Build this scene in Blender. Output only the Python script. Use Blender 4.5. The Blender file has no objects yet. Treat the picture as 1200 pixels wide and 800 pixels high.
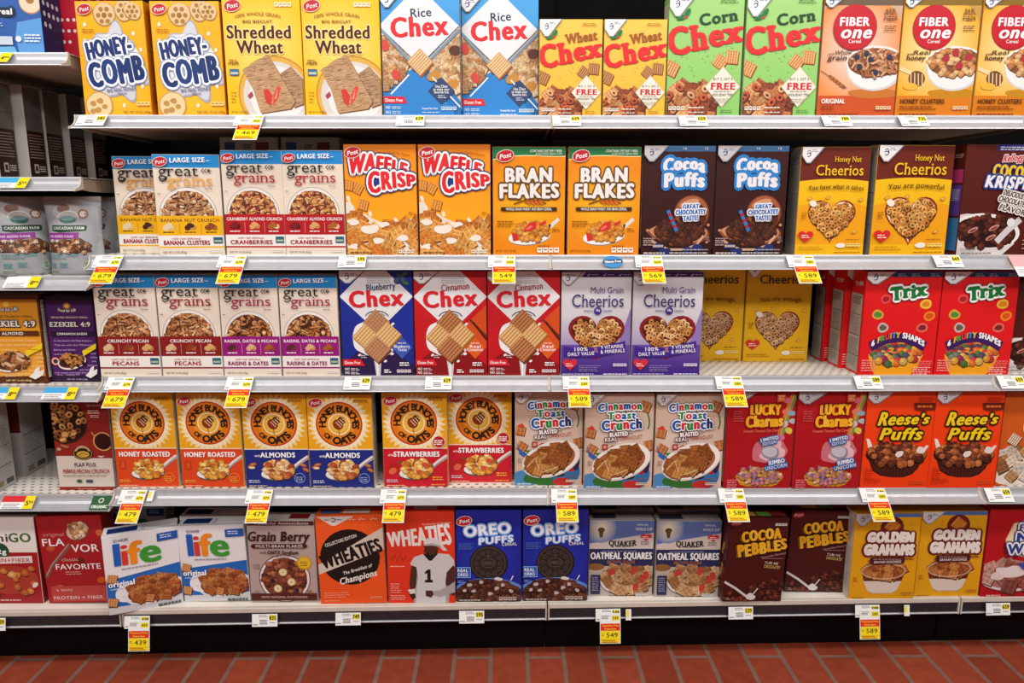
import bpy, bmesh, math, random
import numpy as np
from mathutils import Vector, Matrix
from mathutils.geometry import tessellate_polygon

C = bpy.context.scene.collection
SC = bpy.context.scene

# ------------------------------------------------------------------ camera
F_PX = 867.0
CAM = np.array([0.0, -1.975, 1.343])
PITCH, YAW = math.radians(10.6), math.radians(-0.35)
cam_d = bpy.data.cameras.new('camera')
cam_d.sensor_width = 36.0
cam_d.lens = F_PX / 1200 * 36.0
cam_d.clip_start = 0.05
cam = bpy.data.objects.new('camera', cam_d)
C.objects.link(cam)
cam.location = CAM
cam.rotation_euler = (math.pi / 2 - PITCH, 0, YAW)
SC.camera = cam
SC.view_settings.view_transform = 'Standard'
SC.view_settings.look = 'None'
SC.view_settings.exposure = 0.0
SC.view_settings.gamma = 1.0
SC.view_settings.use_curve_mapping = False

# ------------------------------------------------------------------ light
world = bpy.data.worlds.new('store_ambient')
SC.world = world
world.use_nodes = True
world.node_tree.nodes['Background'].inputs[0].default_value = (1.0, 0.97, 0.94, 1)
world.node_tree.nodes['Background'].inputs[1].default_value = 0.16

def area(name, loc, sx, sy, power, tilt=0.0, col=(1, 0.98, 0.95)):
    d = bpy.data.lights.new(name, 'AREA')
    d.shape = 'RECTANGLE'
    d.size, d.size_y, d.energy, d.color = sx, sy, power, col
    o = bpy.data.objects.new(name, d)
    C.objects.link(o)
    o.location = loc
    o.rotation_euler = (tilt, 0, 0)
    return o

area('aisle_lamp', (0, -1.5, 3.3), 7.0, 0.30, 90, math.radians(28))
area('aisle_lamp', (0, -4.0, 3.4), 7.0, 0.35, 128, math.radians(45))

# ------------------------------------------------------------------ pixel <-> place
_fw = np.array([math.sin(-YAW) * math.cos(PITCH), math.cos(YAW) * math.cos(PITCH), -math.sin(PITCH)])
_rt = np.array([math.cos(YAW), math.sin(YAW), 0.0])
_up = np.cross(_rt, _fw)

def x_on(px, Y, z):
    """world X of the point at depth Y and height z seen in photo column px"""
    p0 = np.array([0, Y, z]) - CAM
    k = (px - 600) / F_PX
    return (k * (p0 @ _fw) - p0 @ _rt) / (_rt[0] - k * _fw[0])

def z_on(py, Y, X=0.0):
    p0 = np.array([X, Y, 0]) - CAM
    k = (400 - py) / F_PX
    return (k * (p0 @ _fw) - p0 @ _up) / (_up[2] - k * _fw[2])

def y_on(py, z, X=0.0):
    """depth at which height z shows in photo row py"""
    p0 = np.array([X, 0, z]) - CAM
    k = (400 - py) / F_PX
    return (k * (p0 @ _fw) - p0 @ _up) / (_up[1] - k * _fw[1])

# ------------------------------------------------------------------ materials
def lin(c):
    if isinstance(c, str):
        c = c.lstrip('#')
        if len(c) == 3:
            c = ''.join(a + a for a in c)
        c = [int(c[i:i + 2], 16) / 255 for i in (0, 2, 4)]
        return tuple(v / 12.92 if v <= 0.04045 else ((v + 0.055) / 1.055) ** 2.4 for v in c)
    return tuple(c)

def nodes_of(name):
    m = bpy.data.materials.new(name)
    m.use_nodes = True
    nt = m.node_tree
    return m, nt, nt.nodes['Principled BSDF'], nt.nodes.new, nt.links.new

def ink_material(name, rough, spec, bump=0.0, bscale=60.0, metal=0.0):
    m, nt, p, N, L = nodes_of(name)
    a = N('ShaderNodeAttribute'); a.attribute_name = 'ink'
    L(a.outputs['Color'], p.inputs['Base Color'])
    p.inputs['Specular IOR Level'].default_value = spec
    p.inputs['Metallic'].default_value = metal
    t = N('ShaderNodeTexCoord')
    n = N('ShaderNodeTexNoise'); n.inputs['Scale'].default_value = bscale
    L(t.outputs['Object'], n.inputs['Vector'])
    r = N('ShaderNodeMapRange')
    r.inputs['To Min'].default_value = rough - 0.06
    r.inputs['To Max'].default_value = rough + 0.06
    L(n.outputs['Fac'], r.inputs['Value'])
    L(r.outputs['Result'], p.inputs['Roughness'])
    if bump:
        b = N('ShaderNodeBump'); b.inputs['Strength'].default_value = bump
        b.inputs['Distance'].default_value = 0.01
        L(n.outputs['Fac'], b.inputs['Height'])
        L(b.outputs['Normal'], p.inputs['Normal'])
    return m

def plain_material(name, col, rough, metal=0.0, var=0.08, scale=18.0, spec=0.5):
    m, nt, p, N, L = nodes_of(name)
    t = N('ShaderNodeTexCoord')
    n = N('ShaderNodeTexNoise'); n.inputs['Scale'].default_value = scale
    n.inputs['Detail'].default_value = 5
    L(t.outputs['Object'], n.inputs['Vector'])
    c = lin(col)
    cr = N('ShaderNodeValToRGB')
    cr.color_ramp.elements[0].position, cr.color_ramp.elements[1].position = 0.3, 0.7
    cr.color_ramp.elements[0].color = tuple(v * (1 - var) for v in c) + (1,)
    cr.color_ramp.elements[1].color = tuple(min(1, v * (1 + var)) for v in c) + (1,)
    L(n.outputs['Fac'], cr.inputs['Fac'])
    L(cr.outputs['Color'], p.inputs['Base Color'])
    p.inputs['Roughness'].default_value = rough
    p.inputs['Metallic'].default_value = metal
    p.inputs['Specular IOR Level'].default_value = spec
    return m

M_PRINT = ink_material('printed_carton', 0.42, 0.35)
M_PAPER = ink_material('tag_paper', 0.6, 0.2)
M_FOIL = ink_material('pouch_film', 0.42, 0.3, 0.3, 28.0)
M_RAIL = plain_material('rail_plastic', '#bdbdc1', 0.3, 0.25, 0.05, 30)
M_LIP = plain_material('painted_steel', '#cfc5b9', 0.45, 0.0, 0.05)
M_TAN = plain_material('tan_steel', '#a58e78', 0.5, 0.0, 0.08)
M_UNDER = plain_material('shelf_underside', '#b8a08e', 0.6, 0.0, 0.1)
M_ENAMEL = plain_material('deck_enamel', '#efe8dc', 0.4, 0.0, 0.04)
M_BLACK = plain_material('black_panel', '#060404', 0.8, 0.0, 0.3, 10, 0.1)
M_KICK = plain_material('black_kick_plate', '#030303', 0.6, 0.0, 0.3, 10, 0.15)
M_DARKRAIL = plain_material('dark_rail', '#26242a', 0.3, 0.0, 0.15, 40)

def deck_material():
    m, nt, p, N, L = nodes_of('perforated_deck')
    p.inputs['Base Color'].default_value = lin('#efe8dc') + (1,)
    p.inputs['Roughness'].default_value = 0.45
    t = N('ShaderNodeTexCoord'); s = N('ShaderNodeSeparateXYZ')
    L(t.outputs['Object'], s.inputs[0])
    def M(op, a, b=None, c=None):
        q = N('ShaderNodeMath'); q.operation = op
        for i, v in enumerate((a, b, c)):
            if v is None: continue
            if hasattr(v, 'links') or not isinstance(v, (int, float)): L(v, q.inputs[i])
            else: q.inputs[i].default_value = v
        return q.outputs[0]
    row = M('FLOOR', M('DIVIDE', s.outputs['Y'], 0.022))
    sh = M('MULTIPLY', M('MODULO', row, 2.0), 0.0127)
    fx = M('SUBTRACT', M('FRACT', M('DIVIDE', M('ADD', s.outputs['X'], M('ADD', sh, 5.08)), 0.0254)), 0.5)
    fy = M('SUBTRACT', M('FRACT', M('DIVIDE', s.outputs['Y'], 0.022)), 0.5)
    dx = M('MULTIPLY', fx, 0.0254 / 0.0060)
    dy = M('MULTIPLY', fy, 0.022 / 0.0040)
    d = M('ADD', M('MULTIPLY', dx, dx), M('MULTIPLY', dy, dy))
    hole = M('LESS_THAN', d, 1.0)
    tr = N('ShaderNodeBsdfTransparent'); mx = N('ShaderNodeMixShader')
    L(hole, mx.inputs[0]); L(p.outputs[0], mx.inputs[1]); L(tr.outputs[0], mx.inputs[2])
    L(mx.outputs[0], nt.nodes['Material Output'].inputs['Surface'])
    return m
M_DECK = deck_material()

def floor_material():
    m, nt, p, N, L = nodes_of('quarry_brick')
    t = N('ShaderNodeTexCoord'); mp = N('ShaderNodeMapping')
    mp.inputs['Rotation'].default_value = (0, 0, math.pi / 2)
    mp.inputs['Location'].default_value = (0.036, 0.051, 0)
    L(t.outputs['Object'], mp.inputs['Vector'])
    b = N('ShaderNodeTexBrick')
    b.offset, b.offset_frequency = 0.36, 2
    b.inputs['Scale'].default_value = 1.0
    b.inputs['Brick Width'].default_value = 0.222
    b.inputs['Row Height'].default_value = 0.1095
    b.inputs['Mortar Size'].default_value = 0.0075
    b.inputs['Mortar Smooth'].default_value = 0.3
    b.inputs['Color1'].default_value = lin('#a84a30') + (1,)
    b.inputs['Color2'].default_value = lin('#943e28') + (1,)
    b.inputs['Mortar'].default_value = lin('#8d6c5e') + (1,)
    L(mp.outputs[0], b.inputs['Vector'])
    n = N('ShaderNodeTexNoise'); n.inputs['Scale'].default_value = 30; n.inputs['Detail'].default_value = 8
    L(t.outputs['Object'], n.inputs['Vector'])
    mx = N('ShaderNodeMix'); mx.data_type = 'RGBA'; mx.blend_type = 'MULTIPLY'
    mx.inputs[0].default_value = 1.0
    cr = N('ShaderNodeValToRGB')
    cr.color_ramp.elements[0].position, cr.color_ramp.elements[1].position = 0.3, 0.65
    cr.color_ramp.elements[0].color = (0.8, 0.76, 0.76, 1)
    cr.color_ramp.elements[1].color = (1, 1, 1, 1)
    L(n.outputs['Fac'], cr.inputs['Fac'])
    L(b.outputs['Color'], mx.inputs[6]); L(cr.outputs['Color'], mx.inputs[7])
    L(mx.outputs[2], p.inputs['Base Color'])
    p.inputs['Roughness'].default_value = 0.5
    bp = N('ShaderNodeBump'); bp.inputs['Strength'].default_value = 0.4; bp.inputs['Distance'].default_value = 0.003
    bp.invert = True
    L(b.outputs['Fac'], bp.inputs['Height']); L(bp.outputs['Normal'], p.inputs['Normal'])
    return m
M_FLOOR = floor_material()

# ------------------------------------------------------------------ mesh helpers
def link(name, me, mat, parent=None, loc=None):
    o = bpy.data.objects.new(name, me)
    C.objects.link(o)
    if mat and not me.materials:
        me.materials.append(mat)
    if parent: o.parent = parent
    if loc is not None: o.location = loc
    return o

def empty(name, loc, label, cat, group=None, rot=(0, 0, 0)):
    o = bpy.data.objects.new(name, None)
    C.objects.link(o)
    o.empty_display_size = 0.05
    o.location = loc
    o.rotation_euler = rot
    tag(o, label, cat, group)
    return o

def tag(o, label, cat, group=None):
    o['label'], o['category'] = label, cat
    if group: o['group'] = group

def copy_tree(o, parent=None):
    c = o.copy(); C.objects.link(c)
    if parent: c.parent = parent
    for ch in list(o.children): copy_tree(ch, c)
    return c

def paint(me, col):
    a = me.attributes.new('ink', 'FLOAT_COLOR', 'POINT')
    a.data.foreach_set('color', np.tile(np.array(lin(col) + (1,), dtype=np.float32), len(me.vertices)))

def box_mesh(name, x0, x1, y0, y1, z0, z1, bev=0.0, seg=1):
    bm = bmesh.new()
    bmesh.ops.create_cube(bm, size=1.0)
    bmesh.ops.scale(bm, vec=(x1 - x0, y1 - y0, z1 - z0), verts=bm.verts)
    bmesh.ops.translate(bm, vec=((x0 + x1) / 2, (y0 + y1) / 2, (z0 + z1) / 2), verts=bm.verts)
    if bev:
        bmesh.ops.bevel(bm, geom=bm.edges[:], offset=bev, segments=seg, affect='EDGES', profile=0.5)
    me = bpy.data.meshes.new(name); bm.to_mesh(me); bm.free()
    return me

def extrude_profile(name, prof, x0, x1, smooth=False):
    """closed profile of (y, z) swept along X"""
    n = len(prof)
    v = [(x0, y, z) for y, z in prof] + [(x1, y, z) for y, z in prof]
    f = [(i, (i + 1) % n, n + (i + 1) % n, n + i) for i in range(n)]
    tess = tessellate_polygon([[Vector((y, z, 0)) for y, z in prof]])
    f += [tuple(t) for t in tess] + [tuple(n + i for i in reversed(t)) for t in tess]
    me = bpy.data.meshes.new(name); me.from_pydata(v, [], f)
    bm = bmesh.new(); bm.from_mesh(me)
    bmesh.ops.recalc_face_normals(bm, faces=bm.faces); bm.to_mesh(me); bm.free()
    return me

# ------------------------------------------------------------------ setting
FLOOR_Y1 = 0.12
fl = link('floor', box_mesh('floor', -4, 4, -6, 1.0, -0.05, 0.0), M_FLOOR)
fl['kind'] = 'structure'
cl = link('ceiling', box_mesh('ceiling', -4, 4, -6, 1.0, 3.6, 3.65), plain_material('ceiling_tile', '#d8d6d2', 0.8, 0, 0.03, 40))
cl['kind'] = 'structure'

ZS = [1.563, 1.206, 0.877, 0.552, 0.200]           # shelf tops of the two full bays
X0, XM, X1, BAY = -1.1045, 0.1147, 1.334, 1.2192
XL = X0 - BAY
BASE_ROT = math.atan(0.0217)
SLOPE = math.radians(47)                            # tilt of the price rails
RUN, DROP = 0.036, 0.0335
DEPTH = 0.41

def rail_profile(run, drop):
    arc = [(0.0, 0.001), (-0.003, 0.0015), (-0.004, -0.002), (-0.0045, -0.010), (-0.007, -0.017), (-0.012, -0.023), (-0.020, -0.0278), (-0.030, -0.0310), (-run, -drop + 0.0015)]
    back = [(-run - 0.001, -drop - 0.001), (-run + 0.002, -drop - 0.0015), (-0.028, -0.0345), (-0.018, -0.0312), (-0.008, -0.0265), (-0.002, -0.018), (0.0, -0.010)]
    return arc + back

def shelf(name, label, xa, xb, z, depth=DEPTH, left_end=False, right_end=False):
    r = empty(name, ((xa + xb) / 2, 0, z), label, 'shelf', 'shelves of the aisle unit')
    w = xb - xa - 0.003
    link('deck', box_mesh('deck', -w / 2, w / 2, 0.004, depth, -0.0016, 0.0), M_DECK, r)
    link('front_lip', box_mesh('front_lip', -w / 2, w / 2, -0.003, 0.006, -0.030, 0.0012, 0.001), M_LIP, r)
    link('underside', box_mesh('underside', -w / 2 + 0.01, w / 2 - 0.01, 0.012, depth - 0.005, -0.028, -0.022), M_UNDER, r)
    pr = link('price_rail', extrude_profile('price_rail', rail_profile(RUN, DROP), -w / 2 + 0.002, w / 2 - 0.002), M_RAIL, r)
    for s in (-1, 1):
        prof = [(0.0, 0.002), (-0.005, 0.002), (-0.006, -0.009), (-0.009, -0.0155), (-0.014, -0.021), (-0.022, -0.0255), (-RUN - 0.001, -0.031), (-RUN - 0.001, -DROP - 0.002), (-0.02, -DROP), (0.0, -0.03)]
        link('end_cap', extrude_profile('end_cap', prof, s * w / 2 - 0.0035, s * w / 2 + 0.0005), M_LIP, pr)
        b = [(0.008, -0.004), (0.008, -0.032), (0.05, -0.036), (depth - 0.01, -0.040), (depth - 0.01, -0.004)]
        bx = s * (w / 2 - 0.006)
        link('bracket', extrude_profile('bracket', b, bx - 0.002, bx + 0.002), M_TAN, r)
    return r

ROWN = ['top shelf', 'second shelf', 'third shelf', 'fourth shelf']
for k in range(4):
    what = ['holding yellow boxes and white diamond boxes', 'holding cream grain boxes and orange boxes', 'holding cream grain boxes and red diamond boxes', 'holding the sunburst honey boxes'][k]
    shelf('gondola_shelf', f'steel shelf {what}, {ROWN[k]} of middle bay', X0, XM, ZS[k])
    what = ['holding wheat, corn and fiber cereal boxes', 'holding brown chocolate boxes and golden heart boxes', 'holding purple heart boxes and the set-back golden boxes', 'holding the toast-square and orange peanut boxes'][k]
    shelf('gondola_shelf', f'white steel shelf {what}, {ROWN[k]} up high'.replace(' up high', ''), XM, X1, ZS[k])
    if k:
        shelf('gondola_shelf', f'end of a white steel shelf at the photo edge, {ROWN[k]} of the far bay', X1, X1 + 0.5, ZS[k])
ZL = [1.714, 1.408, 1.152, 0.850, 0.537]            # the bay at the end with the pouches
LW = ['holding the blue ring-cereal box', 'holding the dark cartons seen from the side', 'holding the silver pouches', 'holding the gold and purple scripture boxes', 'holding the maple pecan box']
for k in range(5):
    shelf('gondola_shelf', f'white steel shelf {LW[k]}, beside the middle bay', XL, X0, ZL[k], 0.40)

def base_shelf(label, xa, xb):
    piv = XM
    r = empty('base_shelf', (piv, 0, 0), label, 'shelf', 'base shelves of the aisle unit', (0, 0, BASE_ROT))
    a, b = xa - piv + 0.002, xb - piv - 0.002
    link('deck', box_mesh('deck', a, b, 0.004, 0.392, ZS[4] - 0.0016, ZS[4]), M_ENAMEL, r)
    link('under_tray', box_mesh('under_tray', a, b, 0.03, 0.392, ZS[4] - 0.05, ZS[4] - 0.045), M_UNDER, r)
    link('front_lip', box_mesh('front_lip', a, b, -0.008, 0.006, ZS[4] - 0.014, ZS[4] + 0.001, 0.0015), M_LIP, r)
    link('price_rail', box_mesh('price_rail', a, b, -0.005, 0.004, ZS[4] - 0.045, ZS[4] - 0.014), M_DARKRAIL, r)
    link('lower_lip', box_mesh('lower_lip', a, b, -0.010, 0.004, ZS[4] - 0.049, ZS[4] - 0.0445, 0.0012), M_RAIL, r)
    for s in (a, b - 0.004):
        link('end_cap', box_mesh('end_cap', s, s + 0.004, -0.011, 0.006, ZS[4] - 0.05, ZS[4] + 0.002, 0.001), M_LIP, r)
    link('kick_plate', box_mesh('kick_plate', a, b, 0.09, 0.10, 0.0, ZS[4] - 0.05), M_KICK, r)
    return r
base_shelf('low base shelf with dark price strip under the red flavor box', XL, X0)
base_shelf('low base shelf with dark price strip under the white bowl boxes and blue cookie boxes', X0, XM)
base_shelf('low base shelf with dark price strip under the maroon and golden boxes', XM, X1)
base_shelf('end of low base shelf under the red frosted wheat box', X1, X1 + 0.5)

for xa, xb, lb in ((XL, X0, 'black back panel behind the dark cartons and pouches'), (X0, XM, 'black back panel behind the cream grain boxes'),
                   (XM, X1, 'black back panel behind the purple heart boxes'), (X1, X1 + 0.5, 'black back panel behind the red frosted wheat box')):
    r = empty('back_panel', ((xa + xb) / 2, 0.47, 0), lb, 'panel', 'back panels of the aisle unit')
    w = (xb - xa) / 2
    link('panel_sheet', box_mesh('panel_sheet', -w + 0.002, w - 0.002, 0.0, 0.012, 0.0, 2.15), M_BLACK, r)
    link('upright', box_mesh('upright', -w, -w + 0.03, -0.03, 0.0, 0.15, 2.15), M_BLACK, r)
    link('upright', box_mesh('upright', w - 0.03, w, -0.03, 0.0, 0.15, 2.15), M_BLACK, r)

# ------------------------------------------------------------------ printing engine
_fc = bpy.data.curves.new('glyph', 'FONT'); _fo = bpy.data.objects.new('glyph', _fc); C.objects.link(_fo)
_fc.resolution_u = 3
_G, _ADV = {}, {}
CAPH = 0.682

def _mesh_of(body, off):
    _fc.body, _fc.offset = body, off
    bpy.context.view_layer.update()
    ev = _fo.evaluated_get(bpy.context.evaluated_depsgraph_get())
    me = ev.to_mesh()
    v = [(p.co.x, p.co.y) for p in me.vertices]
    f = []
    for p in me.polygons:
        t = list(p.vertices)
        f += [(t[0], t[i], t[i + 1]) for i in range(1, len(t) - 1)]
    ev.to_mesh_clear()
    return v, f

def glyph(ch, bold, serif=0.0):
    key = (ch, bold, serif)
    if key not in _G:
        if ch not in _ADV:
            _ADV[ch] = max(p[0] for p in _mesh_of(ch + 'I', 0)[0]) - max(p[0] for p in _mesh_of('I', 0)[0])
        if ch == ' ': v, f = [], []
        else: v, f = _mesh_of(ch, bold)
        nb = len(v)
        if serif and v and ch.isalpha():
            n = {}
            for t in f:
                for a, b in ((t[0], t[1]), (t[1], t[2]), (t[2], t[0])):
                    k = (min(a, b), max(a, b)); n[k] = n.get(k, 0) + 1
            tops = max(p[1] for p in v)
            add = []
            for (a, b), c in n.items():
                if c == 1 and abs(v[a][1] - v[b][1]) < 1e-4 and 0.03 < abs(v[a][0] - v[b][0]) < 0.24:
                    y = v[a][1]; xa, xb = sorted((v[a][0], v[b][0]))
                    s = 1 if y > 0.25 else -1
                    if ch in 'ft' and s > 0 and y < 0.6: continue
                    if ch == 't' and s > 0: continue
                    if ch == 'e': continue
                    add.append((xa - serif, xb + serif, y - (0.05 if s > 0 else 0), y + (0 if s > 0 else 0.05)))
            for xa, xb, ya, yb in add:
                k = len(v); v += [(xa, ya), (xb, ya), (xb, yb), (xa, yb)]; f += [(k, k + 1, k + 2), (k, k + 2, k + 3)]
        _G[key] = (v, f, _ADV[ch], nb)
    return _G[key]

DZ = 4e-5

class Art:
    """prints flat shapes on a panel W x H metres; x and y in percent of the panel (y down), sizes in percent of W"""
    def __init__(s, W, H, seed=1):
        s.W, s.H, s.U = W, H, W / 100.0
        s.HU = H / s.U
        s.parts, s.cur, s.z = {}, None, 0.0002
        s.rnd = random.Random(seed)
        s.warp = None
        s.clip = True
        s.refine = None
        s.part('front_panel')

    def part(s, n):
        s.cur = s.parts.setdefault(n, ([], [], [], []))
        return s

    def Y(s, y): return y / 100.0 * s.HU

    def emit(s, pts, tris, col, keepz=False, dz=None):
        if not keepz: s.z += DZ if dz is None else dz
        V, F, K, OPS = s.cur
        OPS.append((len(V), len(F)))
        single = not (isinstance(col, list) and len(col) == len(pts))
        cols = None if single else [lin(c) for c in col]
        c1 = lin(col) if single else None
        W, H = 100.0, s.HU
        if s.clip and pts and (min(p[0] for p in pts) < 0 or max(p[0] for p in pts) > W or min(p[1] for p in pts) < 0 or max(p[1] for p in pts) > H):
            for t in tris:
                poly = [(pts[i][0], pts[i][1]) + (c1 if single else cols[i]) for i in t]
                for ax, lim, sg in ((0, 0, 1), (0, W, -1), (1, 0, 1), (1, H, -1)):
                    out = []
                    for i in range(len(poly)):
                        a, b = poly[i - 1], poly[i]
                        ia, ib = sg * (a[ax] - lim) >= 0, sg * (b[ax] - lim) >= 0
                        if ia != ib:
                            u = (lim - a[ax]) / (b[ax] - a[ax])
                            out.append(tuple(a[j] + u * (b[j] - a[j]) for j in range(5)))
                        if ib: out.append(b)
                    poly = out
                    if len(poly) < 3: break
                if len(poly) >= 3:
                    k = len(V)
                    for p in poly:
                        V.append((p[0], p[1], s.z)); K.append(p[2:5])
                    F += [(k, k + i, k + i + 1) for i in range(1, len(poly) - 1)]
        else:
            k = len(V)
            for i, p in enumerate(pts):
                V.append((p[0], p[1], s.z)); K.append(c1 if single else cols[i])
            F += [(k + a, k + b, k + c) for a, b, c in tris]

    # raw polygons in size units
    def poly_u(s, pts, col, keepz=False, dz=None):
        if len(pts) == 3: t = [(0, 1, 2)]
        elif len(pts) == 4: t = None
        else: t = None
        if t is None: t = [tuple(q) for q in tessellate_polygon([[Vector((p[0], p[1], 0)) for p in pts]])]
        s.emit(pts, t, col, keepz, dz)

    def P(s, pts, col): s.poly_u([(x, s.Y(y)) for x, y in pts], col)
    def R(s, x0, y0, x1, y1, col, col2=None):
        a, b = s.Y(y0), s.Y(y1)
        s.emit([(x0, a), (x1, a), (x1, b), (x0, b)], [(0, 1, 2), (0, 2, 3)], col if col2 is None else [col, col, col2, col2])
    def bg(s, col, col2=None): s.R(0, 0, 100, 100, col, col2)

    def ell(s, cx, cy, rx, ry, rot=0, n=28, a0=0, a1=360):
        c, sn = math.cos(math.radians(rot)), math.sin(math.radians(rot))
        out = []
        m = n if a1 - a0 >= 360 else n + 1
        for i in range(m):
            t = math.radians(a0 + (a1 - a0) * i / n)
            x, y = rx * math.cos(t), -ry * math.sin(t)
            out.append((cx + x * c + y * sn, cy - x * sn + y * c))
        return out
    def E(s, cx, cy, rx, ry, col, rot=0, n=28, a0=0, a1=360):
        s.poly_u(s.ell(cx, s.Y(cy), rx, ry, rot, n, a0, a1), col)
    def O(s, cx, cy, r, col): s.E(cx, cy, r, r, col)
    def ring(s, cx, cy, rx, ry, w, col, rot=0, a0=0, a1=360, n=36):
        o = s.ell(cx, s.Y(cy), rx, ry, rot, n, a0, a1); i = s.ell(cx, s.Y(cy), rx - w, ry - w, rot, n, a0, a1)
        m = len(o); full = a1 - a0 >= 360
        t = []
        for k in range(m if full else m - 1):
            j = (k + 1) % m
            t += [(k, j, m + j), (k, m + j, m + k)]
        s.emit(o + i, t, col)
    def glow(s, cx, cy, rx, ry, c0, c1, n=32):
        p = [(cx, s.Y(cy))] + s.ell(cx, s.Y(cy), rx, ry, 0, n)
        s.emit(p, [(0, 1 + i, 1 + (i + 1) % n) for i in range(n)], [c0] + [c1] * n)
    def L(s, pts, w, col):
        q = [(x, s.Y(y)) for x, y in pts]
        P, T = [], []
        for i, p in enumerate(q):
            a, b = q[max(0, i - 1)], q[min(len(q) - 1, i + 1)]
            d = math.hypot(b[0] - a[0], b[1] - a[1]) or 1
            nx, ny = -(b[1] - a[1]) / d * w / 2, (b[0] - a[0]) / d * w / 2
            P += [(p[0] + nx, p[1] + ny), (p[0] - nx, p[1] - ny)]
        for i in range(len(q) - 1): T += [(2 * i, 2 * i + 1, 2 * i + 3), (2 * i, 2 * i + 3, 2 * i + 2)]
        s.emit(P, T, col)
    def star(s, cx, cy, r1, r2, n, col, rot=0):
        c = s.Y(cy)
        s.poly_u([(cx + (r1 if i % 2 == 0 else r2) * math.cos(math.radians(rot) + math.pi * i / n), c + (r1 if i % 2 == 0 else r2) * math.sin(math.radians(rot) + math.pi * i / n)) for i in range(2 * n)], col)
    def splat(s, cx, cy, rx, ry, n, col, amp=0.2, seed=3):
        r = random.Random(seed); c = s.Y(cy); pts = []
        ph = [r.uniform(1 - amp, 1 + amp) for _ in range(n)]
        m = n * 4
        for i in range(m):
            t = i / m * n; a, b = ph[int(t) % n], ph[(int(t) + 1) % n]
            u = t % 1; u = u * u * (3 - 2 * u); k = a + (b - a) * u
            an = 2 * math.pi * i / m
            pts.append((cx + rx * k * math.cos(an), c + ry * k * math.sin(an)))
        s.poly_u(pts, col)
    def heart_pts(s, cx, cy, w, h):
        c = s.Y(cy); out = []
        for i in range(40):
            t = 2 * math.pi * i / 40
            x = 16 * math.sin(t) ** 3; y = 13 * math.cos(t) - 5 * math.cos(2 * t) - 2 * math.cos(3 * t) - math.cos(4 * t)
            out.append((cx + x / 32 * w, c - (y + 2.5) / 29 * h))
        return out
    def heart(s, cx, cy, w, h, col): s.poly_u(s.heart_pts(cx, cy, w, h), col)
    def quad(s, cx, cy, r, col, rot=45, ry=None):
        c = s.Y(cy); a = math.radians(rot); ry = ry or r
        P = []
        for x, y in ((-1, -1), (1, -1), (1, 1), (-1, 1)):
            x, y = x * r / 1.414, y * ry / 1.414
            P.append((cx + x * math.cos(a) - y * math.sin(a), c + x * math.sin(a) + y * math.cos(a)))
        s.emit(P, [(0, 1, 2), (0, 2, 3)], col)
    def dia(s, cx, cy, rx, ry, col):
        c = s.Y(cy); s.emit([(cx - rx, c), (cx, c - ry), (cx + rx, c), (cx, c + ry)], [(0, 1, 2), (0, 2, 3)], col)

    # lettering
    def T(s, txt, cx, cy, w, h, col, bold=0.02, out=(), ital=0.0, rot=0.0, arc=0.0, serif=0.0, sp=0.0, bounce=0.0, grow=0.0, sh=None):
        """h = cap height, w = set width (None: natural), out = [(colour, stroke)...], grow = relative height gain to the end"""
        if bold > .04: bold = .04 + (bold - .04) * .45
        thick, bold = (max(0, bold), min(0, bold)) if h >= 5.5 else (max(0, bold), min(bold, .012))
        g = [glyph(ch, bold, serif) for ch in txt]
        gap = sp + 1.5 * max(0, thick)
        xs, p = [], 0.0
        for v, f, adv, nb in g:
            if v: xs += [p + min(q[0] for q in v), p + max(q[0] for q in v)]
            p += adv + gap
        lo, hi = min(xs), max(xs)
        tot = hi - lo
        sy = h / CAPH
        if w is None: w = tot * sy
        sx = w / tot
        ca, sa = math.cos(math.radians(rot)), math.sin(math.radians(rot))
        cyu = s.Y(cy)
        letters, x = [], -lo
        for i, (v, f, a, nb) in enumerate(g):
            bo = bounce * h * (1 if i % 2 else -1)
            k = 1 + grow * ((x + a / 2) / tot - 0.5)
            ps = []
            for px, py in v:
                X = (px + x) * sx - w / 2; Yv = (py * sy - h / 2) * k + bo
                X += ital * (py * sy)
                t = X / w if w else 0
                Yv += arc * (1 - 4 * t * t)
                ps.append((cx + X * ca - Yv * sa, cyu - (X * sa + Yv * ca)))
            letters.append((ps, f, nb)); x += a + gap
        s._set(letters, col, out, sh, thick * sy if h >= 5.5 and thick > .006 else 0)

    def _set(s, letters, col, out, sh=None, thick=0.0):
        e = 5e-6
        def put(L, c, dx=0.0, dy=0.0):
            ps, f, nb = L
            q = [(a + dx, b + dy) for a, b in ps] if dx or dy else ps
            k = next((i for i, t in enumerate(f) if max(t) >= nb), len(f))
            s.emit(q[:nb], f[:k], c, dz=e)
            if k < len(f): s.emit(q[nb:], [(a - nb, b - nb, d - nb) for a, b, d in f[k:]], c, dz=e)
        def ring_of(w, c, n, dx=0.0, dy=0.0, flat=1.0):
            s.z += DZ
            for L, cc in zip(letters, c):
                for j in range(n): put(L, cc, dx + w * math.cos(j * 2 * math.pi / n), dy + flat * w * math.sin(j * 2 * math.pi / n))
        own = [col[i % len(col)] if isinstance(col, list) else col for i in range(len(letters))]
        if sh:
            dx, dy, c = sh
            if thick: ring_of(thick, [c] * len(letters), 8, dx, dy, .5)
            else:
                s.z += DZ
                for L in letters: put(L, c, dx, dy)
        for oc, ow in sorted(out, key=lambda q: -q[1]): ring_of(ow + .7 * thick, [oc] * len(letters), 12)
        if thick: ring_of(thick, own, 8, 0, 0, .5)
        s.z += DZ
        for L, c in zip(letters, own): put(L, c)

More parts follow.
